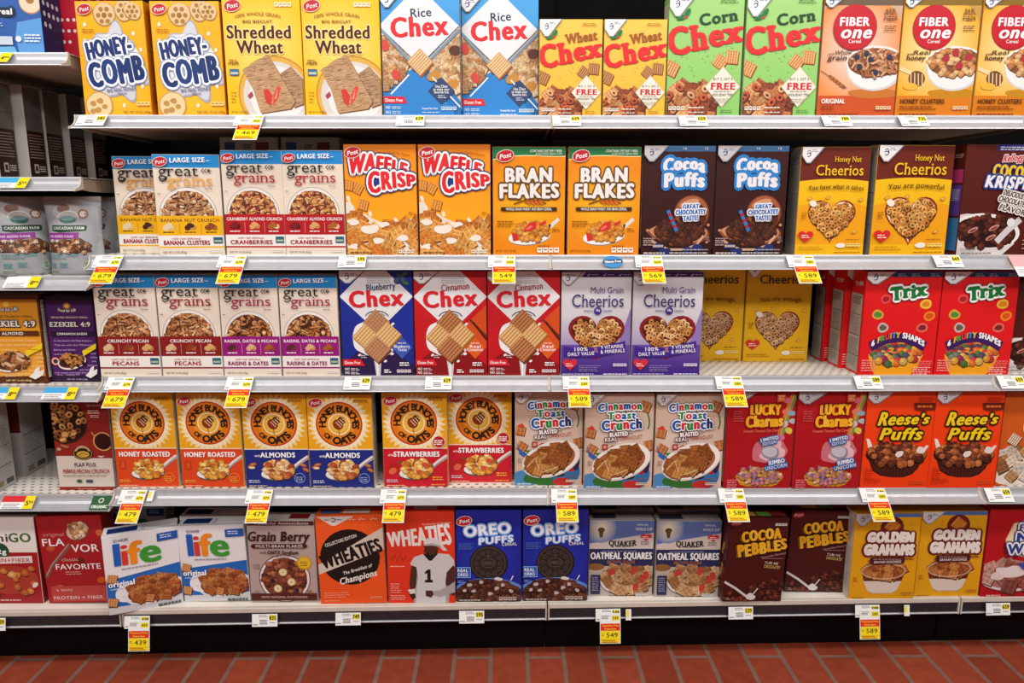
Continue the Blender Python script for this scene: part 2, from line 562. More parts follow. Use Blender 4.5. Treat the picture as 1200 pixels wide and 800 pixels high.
    def TA(s, txt, cx, cy, r, a0, a1, h, col, bold=0.02, flip=False, out=(), sx=1.0):
        """letters along a circle from angle a0 to a1 (degrees, anticlockwise from +x)"""
        g = [glyph(ch, bold) for ch in txt]
        tot = sum(q[2] for q in g); x = 0.0; tot = tot or 1
        c = s.Y(cy); sy = h / CAPH; letters = []
        for v, f, a, nb in g:
            th = math.radians(a0 + (a1 - a0) * (x + a / 2) / tot)
            up = (math.cos(th), math.sin(th)); ri = (math.sin(th), -math.cos(th))
            if flip: up, ri = (-up[0], -up[1]), (-ri[0], -ri[1])
            bx, by = cx + r * math.cos(th), r * math.sin(th)
            ps = []
            for px, py in v:
                X, Yv = (px - a / 2) * sy * sx, py * sy - h / 2
                ps.append((bx + X * ri[0] + Yv * up[0], c - (by + X * ri[1] + Yv * up[1])))
            letters.append((ps, f, nb)); x += a
        s._set(letters, col, out)

    def fine(s, x0, y0, x1, n, col, t=1.1, gap=2.6, seed=0):
        """rows of print too small to read: broken strokes"""
        r = random.Random(seed + n); s.z += DZ
        for i in range(n):
            y = s.Y(y0) + i * gap; x = x0; end = x1 - r.uniform(0, 0.25) * (x1 - x0)
            while x < end:
                k = min(r.uniform(2.0, 6.5), end - x)
                s.emit([(x, y), (x + k, y), (x + k, y + t), (x, y + t)], [(0, 1, 2), (0, 2, 3)], col, True)
                x += k + 1.0
    def nutri(s, x, y, w, col='#f2ede6', dark='#555', n=4):
        h = w * 0.2; q = w / (n + 0.3)
        yy = s.Y(y)
        for i in range(n):
            a = x + i * q
            s.emit([(a, yy), (a + q * .86, yy), (a + q * .86, yy + h), (a, yy + h)], [(0, 1, 2), (0, 2, 3)], col, i > 0)
        s.z += DZ
        for i in range(n):
            a = x + i * q
            s.emit([(a + q * .15, yy + h * .3), (a + q * .7, yy + h * .3), (a + q * .7, yy + h * .55), (a + q * .15, yy + h * .55)], [(0, 1, 2), (0, 2, 3)], dark, True)
    def post(s, cx, cy, w):
        s.part('logo')
        s.E(cx, cy, w * .54, w * .36, '#f3d9c8', 12); s.E(cx, cy, w * .5, w * .32, '#c3202c', 12)
        s.T('Post', cx, cy, w * .68, w * .26, '#ffffff', .03, ital=.25, rot=12)
    def gmtab(s, w=26, h=13, col='#f1f1f1', edge='#8a8f98'):
        s.part('logo')
        s.P([(0, 0), (w + 2, 0), (w * .42, h + .8), (w * .22, h + .8), (0, h * .62)], edge)
        s.P([(0, 0), (w, 0), (w * .4, h), (w * .24, h), (0, h * .55)], col)
        x, y = w * .3, h * .42
        s.ring(x, y + 1.2, 3.2, 3.0, 1.2, '#1c2f78', 20, -150, 140)
        s.L([(x - 2, y - 1.5), (x + .8, y - 3), (x + 2.8, y - 1.2), (x + 2.6, y + 2)], 1.2, '#1c2f78')
        s.fine(w * .45, h * .18, w * .75, 2, '#6a7190', .8, 2.0)

    # cereal pieces scattered inside a region
    def pcs(s, inside, bx, kind, size, cols, n, seed=5, dark=None, mind=0.62):
        r = random.Random(seed); pts = []
        x0, y0, x1, y1 = bx[0], s.Y(bx[1]), bx[2], s.Y(bx[3])
        tries = 0
        while len(pts) < n and tries < n * 30:
            tries += 1
            x, y = r.uniform(x0, x1), r.uniform(y0, y1)
            if not inside(x, y): continue
            if any((x - a) ** 2 + (y - b) ** 2 < (size * mind * 2) ** 2 * 0.5 for a, b in pts): continue
            pts.append((x, y))
        pts.sort(key=lambda p: p[1])
        for x, y in pts:
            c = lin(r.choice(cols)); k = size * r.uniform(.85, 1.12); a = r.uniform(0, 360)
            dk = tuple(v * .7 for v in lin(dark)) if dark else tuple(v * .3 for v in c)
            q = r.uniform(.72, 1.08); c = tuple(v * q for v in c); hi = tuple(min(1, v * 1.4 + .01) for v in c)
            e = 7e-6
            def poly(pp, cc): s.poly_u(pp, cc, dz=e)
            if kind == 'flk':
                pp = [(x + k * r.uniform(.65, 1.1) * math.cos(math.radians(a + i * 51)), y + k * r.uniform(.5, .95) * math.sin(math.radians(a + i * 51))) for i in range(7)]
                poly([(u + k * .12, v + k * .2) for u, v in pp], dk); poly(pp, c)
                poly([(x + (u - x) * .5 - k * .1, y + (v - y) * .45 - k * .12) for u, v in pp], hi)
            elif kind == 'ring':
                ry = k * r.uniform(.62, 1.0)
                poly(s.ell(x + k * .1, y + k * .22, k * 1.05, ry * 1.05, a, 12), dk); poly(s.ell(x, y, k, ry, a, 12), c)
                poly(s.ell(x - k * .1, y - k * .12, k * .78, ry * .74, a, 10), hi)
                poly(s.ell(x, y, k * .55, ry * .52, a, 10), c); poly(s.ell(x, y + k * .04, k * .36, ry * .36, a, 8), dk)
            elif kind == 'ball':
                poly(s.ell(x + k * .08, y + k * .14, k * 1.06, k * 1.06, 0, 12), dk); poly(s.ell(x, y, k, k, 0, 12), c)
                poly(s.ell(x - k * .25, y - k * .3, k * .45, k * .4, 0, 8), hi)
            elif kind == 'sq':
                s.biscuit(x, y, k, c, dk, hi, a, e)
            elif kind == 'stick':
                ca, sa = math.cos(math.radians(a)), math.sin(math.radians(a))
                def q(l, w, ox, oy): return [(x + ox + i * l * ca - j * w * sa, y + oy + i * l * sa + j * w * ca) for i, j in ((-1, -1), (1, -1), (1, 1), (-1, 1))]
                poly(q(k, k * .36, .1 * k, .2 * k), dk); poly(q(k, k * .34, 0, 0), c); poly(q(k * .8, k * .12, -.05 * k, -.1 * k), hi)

    def biscuit(s, x, y, k, c, dk, hi, a, e=7e-6, n=3):
        ca, sa = math.cos(math.radians(a)), math.sin(math.radians(a))
        def W(i, j, ox=0, oy=0): return (x + ox + k * (i * ca - j * sa), y + oy + k * (i * sa + j * ca))
        q = [(-1, -1), (1, -1), (1, 1), (-1, 1)]
        s.poly_u([W(i, j, k * .12, k * .22) for i, j in q], dk, dz=e)
        s.poly_u([W(i, j) for i, j in q], c, dz=e)
        mid = tuple((u + v) / 2 for u, v in zip(c, dk)); s.z += e
        for m in range(n):
            t = -.8 + 1.6 * m / (n - 1)
            s.poly_u([W(i, t + j) for i, j in ((-.9, -.07), (.9, -.07), (.9, .07), (-.9, .07))], mid, True)
        s.z += e
        for m in range(n):
            t = -.8 + 1.6 * m / (n - 1)
            s.poly_u([W(t + j, i) for i, j in ((-.9, -.07), (.9, -.07), (.9, .07), (-.9, .07))], hi, True)

    def in_ell(s, cx, cy, rx, ry):
        c = s.Y(cy); return lambda x, y: ((x - cx) / rx) ** 2 + ((y - c) / ry) ** 2 < 1
    def in_poly(s, pts):
        q = [(x, s.Y(y)) for x, y in pts]
        return in_raw(q)

    def build(s, parent_of, mat, map3):
        """one mesh per printed piece of each part; map3(x, y, z) -> 3D"""
        made, todo = {}, []
        if s.refine:
            for name, (V, F, K, OPS) in s.parts.items():
                nF, nO, ends = [], [], [o[1] for o in OPS[1:]] + [len(F)]
                base = len(V); lim = s.refine / s.U
                st = 0
                vs = [o[0] for o in OPS[1:]] + [base]
                NV, NK = [], []
                for (v0, f0), f1, v1 in zip(OPS, ends, vs):
                    nO.append((len(NV), len(nF)))
                    off = len(NV); NV += V[v0:v1]; NK += K[v0:v1]
                    work = [tuple(i - v0 + off for i in t) for t in F[f0:f1]]
                    while work:
                        t = work.pop()
                        e = [math.dist(NV[t[i]][:2], NV[t[(i + 1) % 3]][:2]) for i in range(3)]
                        m = max(e)
                        if m <= lim: nF.append(t); continue
                        i = e.index(m); a, b, c = t[i], t[(i + 1) % 3], t[(i + 2) % 3]
                        NV.append(tuple((p + q) / 2 for p, q in zip(NV[a], NV[b]))); NK.append(tuple((p + q) / 2 for p, q in zip(NK[a], NK[b])))
                        k = len(NV) - 1; work += [(a, k, c), (k, b, c)]
                s.parts[name] = (NV, nF, NK, nO)
        for name, (V, F, K, OPS) in s.parts.items():
            if not F: continue
            pts = np.array([map3(x * s.U, y * s.U, z) for x, y, z in V]); K = np.clip(np.array(K, np.float32), 0, 1); F = np.array(F)
            st = [o for o in OPS] + [(len(V), len(F))]
            ops = [(a[0], b[0], a[1], b[1]) for a, b in zip(st, st[1:]) if b[0] > a[0]]
            if name == 'front_panel': groups = [list(range(len(ops)))]
            else:
                lo = np.array([pts[a:b].min(0) for a, b, _, _ in ops]); hi = np.array([pts[a:b].max(0) for a, b, _, _ in ops])
                sz = (hi - lo).max(1); lab = np.arange(len(ops))
                gp = np.maximum(0, np.maximum(lo[:, None] - hi[None], lo[None] - hi[:, None]))
                near = np.sqrt((gp ** 2).sum(2)) <= np.maximum(.017, .42 * np.maximum(sz[:, None], sz[None]))
                while True:
                    nl = np.where(near, lab[None, :], len(ops)).min(1)
                    if (nl == lab).all(): break
                    lab = nl
                groups = [list(np.nonzero(lab == k)[0]) for k in np.unique(lab)]
            for g in groups:
                vi = np.concatenate([np.arange(ops[k][0], ops[k][1]) for k in g]); fi = np.concatenate([np.arange(ops[k][2], ops[k][3]) for k in g])
                if not len(fi): continue
                new = np.full(len(V), -1); new[vi] = np.arange(len(vi))
                me = bpy.data.meshes.new(name); me.from_pydata(pts[vi].tolist(), [], new[F[fi]].tolist())
                k4 = np.ones((len(vi), 4), np.float32); k4[:, :3] = K[vi]
                me.attributes.new('ink', 'FLOAT_COLOR', 'POINT').data.foreach_set('color', k4.ravel())
                o = link(name, me, mat)
                made.setdefault(name, o); todo.append((name, o))
        for n, o in todo:
            if o.parent is None: o.parent = parent_of(n, made)
        return made

def in_raw(q):
    def f(x, y):
        c = False; j = len(q) - 1
        for i in range(len(q)):
            if (q[i][1] > y) != (q[j][1] > y) and x < (q[j][0] - q[i][0]) * (y - q[i][1]) / (q[j][1] - q[i][1]) + q[i][0]: c = not c
            j = i
        return c
    return f

# ------------------------------------------------------------------ cartons
def side_print(a, col, panel, ink, head=None, lines=True):
    a.bg(col)
    if panel:
        a.R(8, 6, 92, 94, panel)
        a.part('small_print')
        if lines:
            a.fine(14, 9, 86, 3, ink, 2.2, 6); a.R(12, 14.5, 88, 15.2, ink)
            a.fine(14, 18, 88, 14, ink, 1.6, 6.2, 2); a.R(12, 42, 88, 42.8, ink)
            a.fine(14, 45, 88, 16, ink, 1.6, 6.2, 3); a.R(12, 72, 88, 72.6, ink)
            a.fine(14, 76, 86, 10, ink, 1.6, 5.4, 4)

def build_carton(design, w, h, d, edge, side=None, top=None, seed=1):
    """cereal carton: root Empty at the middle of the front bottom edge"""
    root = bpy.data.objects.new('cereal_box', None); C.objects.link(root); root.empty_display_size = 0.05
    me = box_mesh('carton', -w / 2, w / 2, 0, d, 0, h, 0.0009); paint(me, edge)
    link('carton', me, M_PRINT, root)
    tf = box_mesh('top_flap', -w / 2 + .001, w / 2 - .001, d * .30, d - .001, h - .0002, h + .0007, .0003); paint(tf, (top or (edge,))[0])
    tfo = link('top_flap', tf, M_PRINT, root)
    if top and len(top) > 1:
        a = Art(w, d); a.parts = {}; a.part('flap_print'); top[1](a)
        a.build(lambda n, m: tfo, M_PRINT, lambda x, y, z: (x - w / 2, d - y, h + .0008 + z))
    sub = lambda n, m: root if n == 'front_panel' else m['front_panel']
    a = Art(w - .0016, h - .0016, seed); design(a)
    fr = a.build(sub, M_PRINT, lambda x, y, z: (x - w / 2 + .0008, -z, h - .0008 - y))
    for sgn in (-1, 1):
        b = Art(d - .0016, h - .0016, 3); (side or (lambda q: side_print(q, edge, '#cfc9bf', '#6a655e')))(b)
        b.parts = {('side_panel' if k == 'front_panel' else k): v for k, v in b.parts.items()}
        b.build(lambda n, m: root if n == 'side_panel' else m['side_panel'], M_PRINT,
                (lambda x, y, z: (w / 2 + z, .0008 + x, h - .0008 - y)) if sgn > 0 else (lambda x, y, z: (-w / 2 - z, d - .0008 - x, h - .0008 - y)))
    return root

_PROTO = {}
def shelf_z(row): return ZS[row] if row < 5 else ZL[row - 10]

def B(key, design, xl, xr, ytop, row, Y, label, group=None, d=.06, edge='#ddd', side=None, top=None, yaw=0, roll=0, pitch=0, h=None, w=None):
    """xl, xr: photo columns of the front's bottom corners; ytop: photo row of its top; Y: depth of the front, or ('y', photo row of its bottom)"""
    z = shelf_z(row)
    if isinstance(Y, tuple):
        xm = x_on((xl + xr) / 2, 0, z); Y = y_on(Y[1], z, xm)
    a, b = x_on(xl, Y, z), x_on(xr, Y, z)
    cx = (a + b) / 2
    W = w or (b - a - .0012) / max(.5, math.cos(math.radians(yaw)))
    Hh = h or z_on(ytop, Y, cx) - z
    if key not in _PROTO:
        r = build_carton(design, W, Hh, d, edge, side, top, len(_PROTO) + 1); _PROTO[key] = r
    else:
        r = copy_tree(_PROTO[key])
    lift = abs(math.sin(math.radians(roll))) * W / 2
    r.location = (cx, Y, z + lift)
    r.rotation_euler = (math.radians(pitch), math.radians(roll), math.radians(yaw))
    tag(r, label, 'cereal box', group)
    return r

# ------------------------------------------------------------------ box designs
def honeycomb(a):
    a.bg('#fdb813', '#f9a90a'); a.glow(50, 80, 60, 45, '#fdc62e', '#fbb20f')
    a.part('food_print')
    for x, y, r in ((42, 12, 17), (72, 8, 15), (84, 9, 13)):
        a.splat(x, y, r, r, 7, '#a97c3c', .1, int(x)); a.splat(x, y - .6, r * .92, r * .92, 7, '#e2c391', .1, int(x))
        for i in range(6):
            t = i * 1.047; a.E(x + r * .52 * math.cos(t), y + r * .35 * math.sin(t), r * .2, r * .2, '#a97a38', 0, 10)
        a.O(x, y, r * .22, '#9c6d2c')
    a.splat(54, 55, 45, 54, 17, '#a9adba', .26, 8); a.splat(53.5, 54.5, 43, 51, 17, '#d2d5de', .26, 8); a.splat(52, 53, 36, 40, 9, '#ececf0', .12, 2)
    for x, y in ((10, 34), (83, 28), (92, 42), (90, 74), (60, 91), (12, 20)): a.E(x, y, 2.2, 3, '#f4efe6')
    a.splat(22, 92, 22, 20, 8, '#c99a55', .1, 4); a.splat(22, 91.6, 20, 18, 8, '#ecd3a0', .1, 4)
    for x, y in ((14, 89), (24, 87), (31, 92), (20, 95), (12, 96)): a.splat(x, y, 4.5, 4, 6, '#c0924c', .2, int(x))
    a.part('title_lettering')
    a.T('HONEY-', 45, 40, 66, 23, '#1a3474', .06, [('#ffffff', 2.8), ('#8ca0c4', 4.2)], rot=8, bounce=.04, sh=(1.0, 1.2, '#8a97b4'))
    a.T('COMB', 53, 61, 80, 33, ['#193573', '#1e3f80', '#1a3875', '#17306a'], .06, [('#ffffff', 3.0), ('#8ca0c4', 4.4)], rot=7, bounce=.03)
    a.part('small_print')
    a.T('BIG REAL HONEY', 59, 77, 44, 4.6, '#4a5a86', .02, rot=4); a.T('FLAVOR', 60, 80.5, 13, 2.4, '#4a5a86')
    a.fine(8, 24, 30, 2, '#a06a10', 1.3, 3.2); a.nutri(80, 88, 26, '#f8d88a', '#7a5a20'); a.T('NET WT 10 OZ (283g)', 80, 97, 42, 3, '#5a3c08')
    a.post(14, 7, 21)

def shredded(a):
    a.bg('#fdc50d'); a.glow(48, 42, 62, 62, '#fee27a', '#fdc50d')
    a.part('food_print')
    a.E(63, 82, 49, 49, '#c68f2c'); a.E(63, 82, 47, 47, '#e2b04a'); a.E(63.5, 83, 43, 43, '#dcd6d2'); a.E(65, 82, 36, 36, '#efeae6')
    def bisc(pts, n, c, d, sd):
        a.P([(x + 1.5, y + 1) for x, y in pts], '#7a5236'); a.P(pts, c)
        r = random.Random(sd); f = a.in_poly(pts)
        xs = [p[0] for p in pts]; ys = [p[1] for p in pts]; a.z += DZ
        k = 0
        while k < n:
            x, y = r.uniform(min(xs), max(xs)), r.uniform(min(ys), max(ys))
            if not f(x, a.Y(y)) or not f(x + 7, a.Y(y) + 2): continue
            w = r.uniform(3, 8); s = r.uniform(-1.6, -.4); yy = a.Y(y)
            a.poly_u([(x, yy), (x + w, yy + s), (x + w, yy + s + .8), (x, yy + .8)], r.choice(d), True); k += 1
    bisc([(66, 66), (85, 58), (99, 68), (99, 90), (86, 93)], 70, '#b08b64', ('#8a6544', '#cba983', '#76553a'), 3)
    bisc([(21, 61), (55, 48), (66, 60), (88, 88), (82, 94), (42, 98), (34, 78)], 150, '#bf966c', ('#97704a', '#d9b68c', '#82603f'), 4)
    for p, c in (([(47, 78), (53, 77), (59, 83), (56, 92), (50, 89)], '#d33a2c'), ([(59, 92), (60, 82), (67, 74), (70, 76), (67, 84)], '#e0493a'), ([(61, 86), (66, 77), (64, 85)], '#f3a08c'), ([(26, 83), (32, 79), (34, 83), (29, 86)], '#a8434a')): a.P(p, c)
    a.part('title_lettering')
    a.T('Shredded', 45.6, 29.5, 82, 15.5, '#47151a', .03, [('#ffe28a', 1.4)]); a.T('Wheat', 46, 42, 59, 15.5, '#47151a', .03, [('#ffe28a', 1.4)])
    a.part('small_print')
    a.T('100% WHOLE GRAIN', 45.6, 17, 58, 4.2, '#8a5a10', .005, arc=3.5); a.T('BIG BISCUIT', 45, 21, 38, 3.4, '#6a4410', .02)
    a.T('FIBER', 11, 56, 14, 3, '#7a5a20', .02); a.fine(5, 52.5, 18, 2, '#a57a20', 1, 2.4); a.fine(5, 80, 12, 4, '#a57a20', 1, 4)
    a.R(5, 60.5, 17, 66, '#3c6f9a'); a.R(6, 63, 16, 65, '#bcd0c0'); a.T('NET WT 15 OZ (425g)', 15, 97, 22, 2.2, '#6a4810')
    a.nutri(68, 5.4, 24, '#fdf3d2', '#8a7240'); a.post(13.6, 8, 21)

def chexmix(a, pts, seed):
    xs, ys = [p[0] for p in pts], [p[1] for p in pts]
    a.P(pts, '#a8713f')
    a.pcs(a.in_poly(pts), (min(xs), min(ys), max(xs), max(ys)), 'sq', 5.6, ('#d6b284', '#c79b66', '#e0c49c', '#b98150'), 46, seed, '#7c4c28', .5)

def fourchex(word, bg, bg2, low, dark, sash, claim):
    def f(a):
        a.bg(bg, bg2); a.P([(0, 88), (24, 76), (50, 82), (76, 78), (100, 90), (100, 100), (0, 100)], low)
        a.P([(56, 60), (100, 32), (100, 74), (74, 66)], sash)
        a.dia(50, 24, 51, 50, '#e8e8ea')
        a.part('food_print')
        a.splat(49, 63, 31, 31, 14, '#f3f1f0', .14, 4)
        a.P([(43, 80), (55, 80), (52.4, 100), (46.6, 100)], '#d0cfd2'); a.P([(46, 82), (50, 82), (49.6, 100), (48, 100)], '#f4f3f3')
        a.ring(50, 44, 17, 10, 1.6, '#4a4244', 0, 10, 170); a.ring(50, 44, 13, 7, 1.6, '#8a8488', 0, 20, 160)
        for x, y in ((20, 55), (18, 66), (72, 50), (24, 80), (70, 79), (60, 86), (34, 44)): a.E(x, y, 2.4, 1.6, '#f3f1f0', 30)
        br, tn = ('#a8663c', '#cf9a5c') if word == 'Cinnamon' else ('#b58a68', '#d9ab6a')
        a.z += DZ
        for x, y, c in ((49, 48.5, br), (33.5, 62, tn), (64.5, 60.5, tn), (49, 74.5, br)):
            a.biscuit(x, a.Y(y), 13.5, lin(c), lin('#6a3416' if c == br else '#9a5f26'), lin('#c98a58' if c == br else '#ecc68c'), 43, 2e-5, 6)
        if word == 'Cinnamon':
            for k in range(3): a.L([(77 + k * 2, 46 + k), (100, 62 + k * 1.6)], 2.6, ('#5c2214', '#7a341c', '#4a1a10')[k])
        else:
            for x, y in ((83, 5), (88, 8), (80, 9)): a.O(x, y, 5, '#2f3a6a'); a.O(x - .8, y - .5, 3, '#4a5a90')
            a.E(90, 3, 5, 2.4, '#4a7a3c', 30); a.E(91, 11, 5, 2.4, '#4a7a3c', -20)
        a.part('title_lettering')
        a.T(word, 57, 14.5, 38 if word == 'Cinnamon' else 40, 9, '#1e2a6c' if word != 'Cinnamon' else '#a8202c', .015, rot=5, bounce=.02); a.T('Chex', 50, 25.5, 73, 22, '#d8202a', .055, rot=3)
        a.part('small_print')
        a.dia(84, 73, 14.5, 16, dark); a.T(claim[0], 84, 71.5, 15 if word == 'Cinnamon' else 22, 4.2, '#fff', .04); a.T(claim[1], 84, 74.6, 22 if word == 'Cinnamon' else 13, 4.2, '#fff', .04); a.fine(78, 68, 90, 1, '#e6d8e0', 1.2)
        a.P([(0, 84), (26, 84), (31, 90.4), (0, 90.4)], '#d8202c'); a.T('Gluten Free', 13.5, 87.2, 22, 4.2, '#fff', .03)
        a.T('NO', 6, 93.4, 6, 3.6, '#fff', .06); a.T('NO', 6, 97, 6, 3.6, '#fff', .06); a.fine(11, 92.7, 24, 2, '#e0d0d4', 1, 2); a.fine(11, 96.4, 24, 2, '#e0d0d4', 1, 2)
        a.fine(58, 94, 68, 2, '#fff', 1.6, 3); a.nutri(76, 94, 22, '#e8dade', '#4a2030'); a.fine(80, 87, 97, 2, '#fff', 1.6, 3.2); a.fine(26, 80, 34, 2, '#d8c8cc', 1.2, 2.6); a.fine(38, 6, 72, 3, '#c4c4c8', 1.4, 3)
        a.gmtab(34, 11)
    return f

def ricechex(a):
    a.bg('#47a5e6', '#1f74bf')
    a.part('food_print')
    a.P([(0, 26), (0, 80), (32, 63), (48, 58), (20, 40)], '#f0ede8'); a.P([(100, 26), (100, 88), (84, 74), (58, 62), (60, 52)], '#e3c090')
    chexmix(a, [(0, 33), (24, 44), (36, 55), (27, 65), (12, 72), (0, 78)], 2)
    chexmix(a, [(100, 34), (82, 44), (64, 55), (62, 62), (80, 68), (100, 82)], 3)
    for x, y in ((4, 42), (17, 66)): a.E(x, y, 5, 7, '#d8493c', 20)
    for x, y in ((66, 67), (90, 74)): a.E(x, y, 9, 6, '#c98c3c', 20)
    a.E(94, 46, 8, 6, '#5c3020')
    a.L([(0, 29), (36, 55)], 3.4, '#7f9fb8'); a.L([(100, 29), (60, 55)], 3.0, '#6f93b4')
    a.P([(30, 70), (46, 62), (66, 76), (92, 96), (92, 100), (0, 100), (0, 86)], '#2c86d2'); a.L([(64, 68), (100, 93)], 2, '#dfe9f2'); a.L([(34, 66), (10, 82)], 2, '#e8eef4')
    a.part('title_lettering')
    a.dia(48, 26, 51, 48, '#e9ebee')
    a.T('Rice', 51, 15.4, 26, 10.5, '#17244e', .02, rot=3, bounce=.02); a.T('Chex', 48.6, 26.6, 71, 23, '#e0242e', .055, rot=3)
    a.part('food_print')
    a.biscuit(48.6, a.Y(55.6), 12, lin('#dba86c'), lin('#8f5a2a'), lin('#efcd9c'), 45, 2e-5, 7)
    a.part('small_print')
    a.quad(75.6, 79.5, 17.5, '#36466f'); a.T('Use Chex', 75.6, 75.5, 16, 3.4, '#fff', .02); a.T('to make your', 75.6, 78, 21, 3.2, '#fff', .02); a.T('favorite mix', 75.6, 80.4, 19, 3.2, '#fff', .02); a.fine(71, 83, 82, 2, '#cfd4e4', 1, 2.4)
    a.P([(0, 84), (27, 84), (31, 89.8), (0, 89.8)], '#dc2330'); a.T('Gluten Free', 13.5, 87, 23, 4, '#fff', .02)
    a.T('NO', 6, 93.2, 6, 3.4, '#fff', .05); a.T('NO', 6, 97.2, 6, 3.4, '#fff', .05); a.fine(11, 92.3, 26, 2, '#cfe2f4', 1, 2); a.fine(11, 96.3, 26, 2, '#cfe2f4', 1, 2)
    a.T('Sweetened Rice Cereal', 60, 94, 20, 2.6, '#fff', .02); a.fine(50, 97, 74, 1, '#cfe2f4'); a.nutri(75, 92.5, 22, '#cfe0f0', '#2f6fae')
    a.gmtab(24, 11)

def holidaychex(word, wcol, bg, bg2):
    def f(a):
        a.bg(bg, bg2)
        r = random.Random(4); a.z += DZ
        for i in range(36):
            x, y = r.uniform(4, 96), r.uniform(40, 75); a.poly_u(a.ell(x, a.Y(y), .9, .9, 0, 6), '#6d8f4c' if word == 'Corn' else '#c08a2c', True)
        a.part('food_print')
        for x, y, t in ((71, 54.5, 35), (87, 50.5, 5), (5, 60, 25)): a.biscuit(x, a.Y(y), 8.4 if x > 10 else 9, lin('#d98f4a' if word == 'Corn' else '#a86a34'), lin('#8a4a1c'), lin('#f0c48c' if word == 'Corn' else '#d2a06a'), t, 2e-5, 5)
        pile = [(0, 84), (8, 77), (20, 73), (36, 71.5), (52, 74), (64, 82), (70, 92), (70, 100), (0, 100)]
        a.P(pile, '#7c3520')
        a.pcs(a.in_poly(pile), (0, 71, 72, 100), 'sq', 6.2, ('#c9814a', '#a85a30', '#d9a068', '#8e4426'), 40, 3, '#5a2414', .5)
        a.pcs(a.in_poly(pile), (0, 73, 72, 98), 'ring', 6, ('#b5502c', '#d8a070'), 9, 9, '#5a2414')
        a.part('title_lettering')
        a.T(word, 66, 18, 50, 14, wcol, .05, rot=8, serif=.05)
        a.T('Chex', 50, 33.5, 99, 30, '#e8262c', .075, rot=9, serif=.06, grow=-.35)
        a.part('offer_print')
        a.dia(75.5, 75.5, 24.5, 27, '#c8b98c'); a.dia(75.5, 75.5, 23.5, 25.8, '#f3ecdc')
        a.T('BUY 2, GET A', 76, 69, 27, 3.2, '#2c4a30', .03, serif=.04); a.T('FREE', 76, 75, 33, 8.4, '#d4202c', .06, serif=.06)
        a.T('HOLIDAY TIN', 76, 82.2, 28, 3.2, '#2c4a30', .03, serif=.04); a.fine(64, 79, 88, 1, '#9aa28c', 1.2); a.fine(66, 85.5, 86, 3, '#b3ae98', .9, 2.2)
        a.part('small_print')
        for x, y, t in ((16, 18.2, 15), (24, 14.6, 60)): a.E(x, y, 6.5, 3.1, '#1f7a3c', t)
        for x, y in ((20, 18.6), (23, 17.8)): a.O(x, y, 1.4, '#d9332c')
        a.fine(68, 4, 96, 2, '#5a7a3a' if word == 'Corn' else '#b07a1c', 1, 2.4); a.nutri(3, 92, 24, '#efe6da', '#6a4a3a'); a.fine(30, 92.5, 52, 1, '#f3ece0', 1.6); a.fine(30, 96.5, 52, 1, '#e9d8c4', 1.6)
        a.fine(74, 95, 95, 2, '#5a7a3a' if word == 'Corn' else '#b07a1c', 1, 2.6)
        a.gmtab(34, 17)
    return f

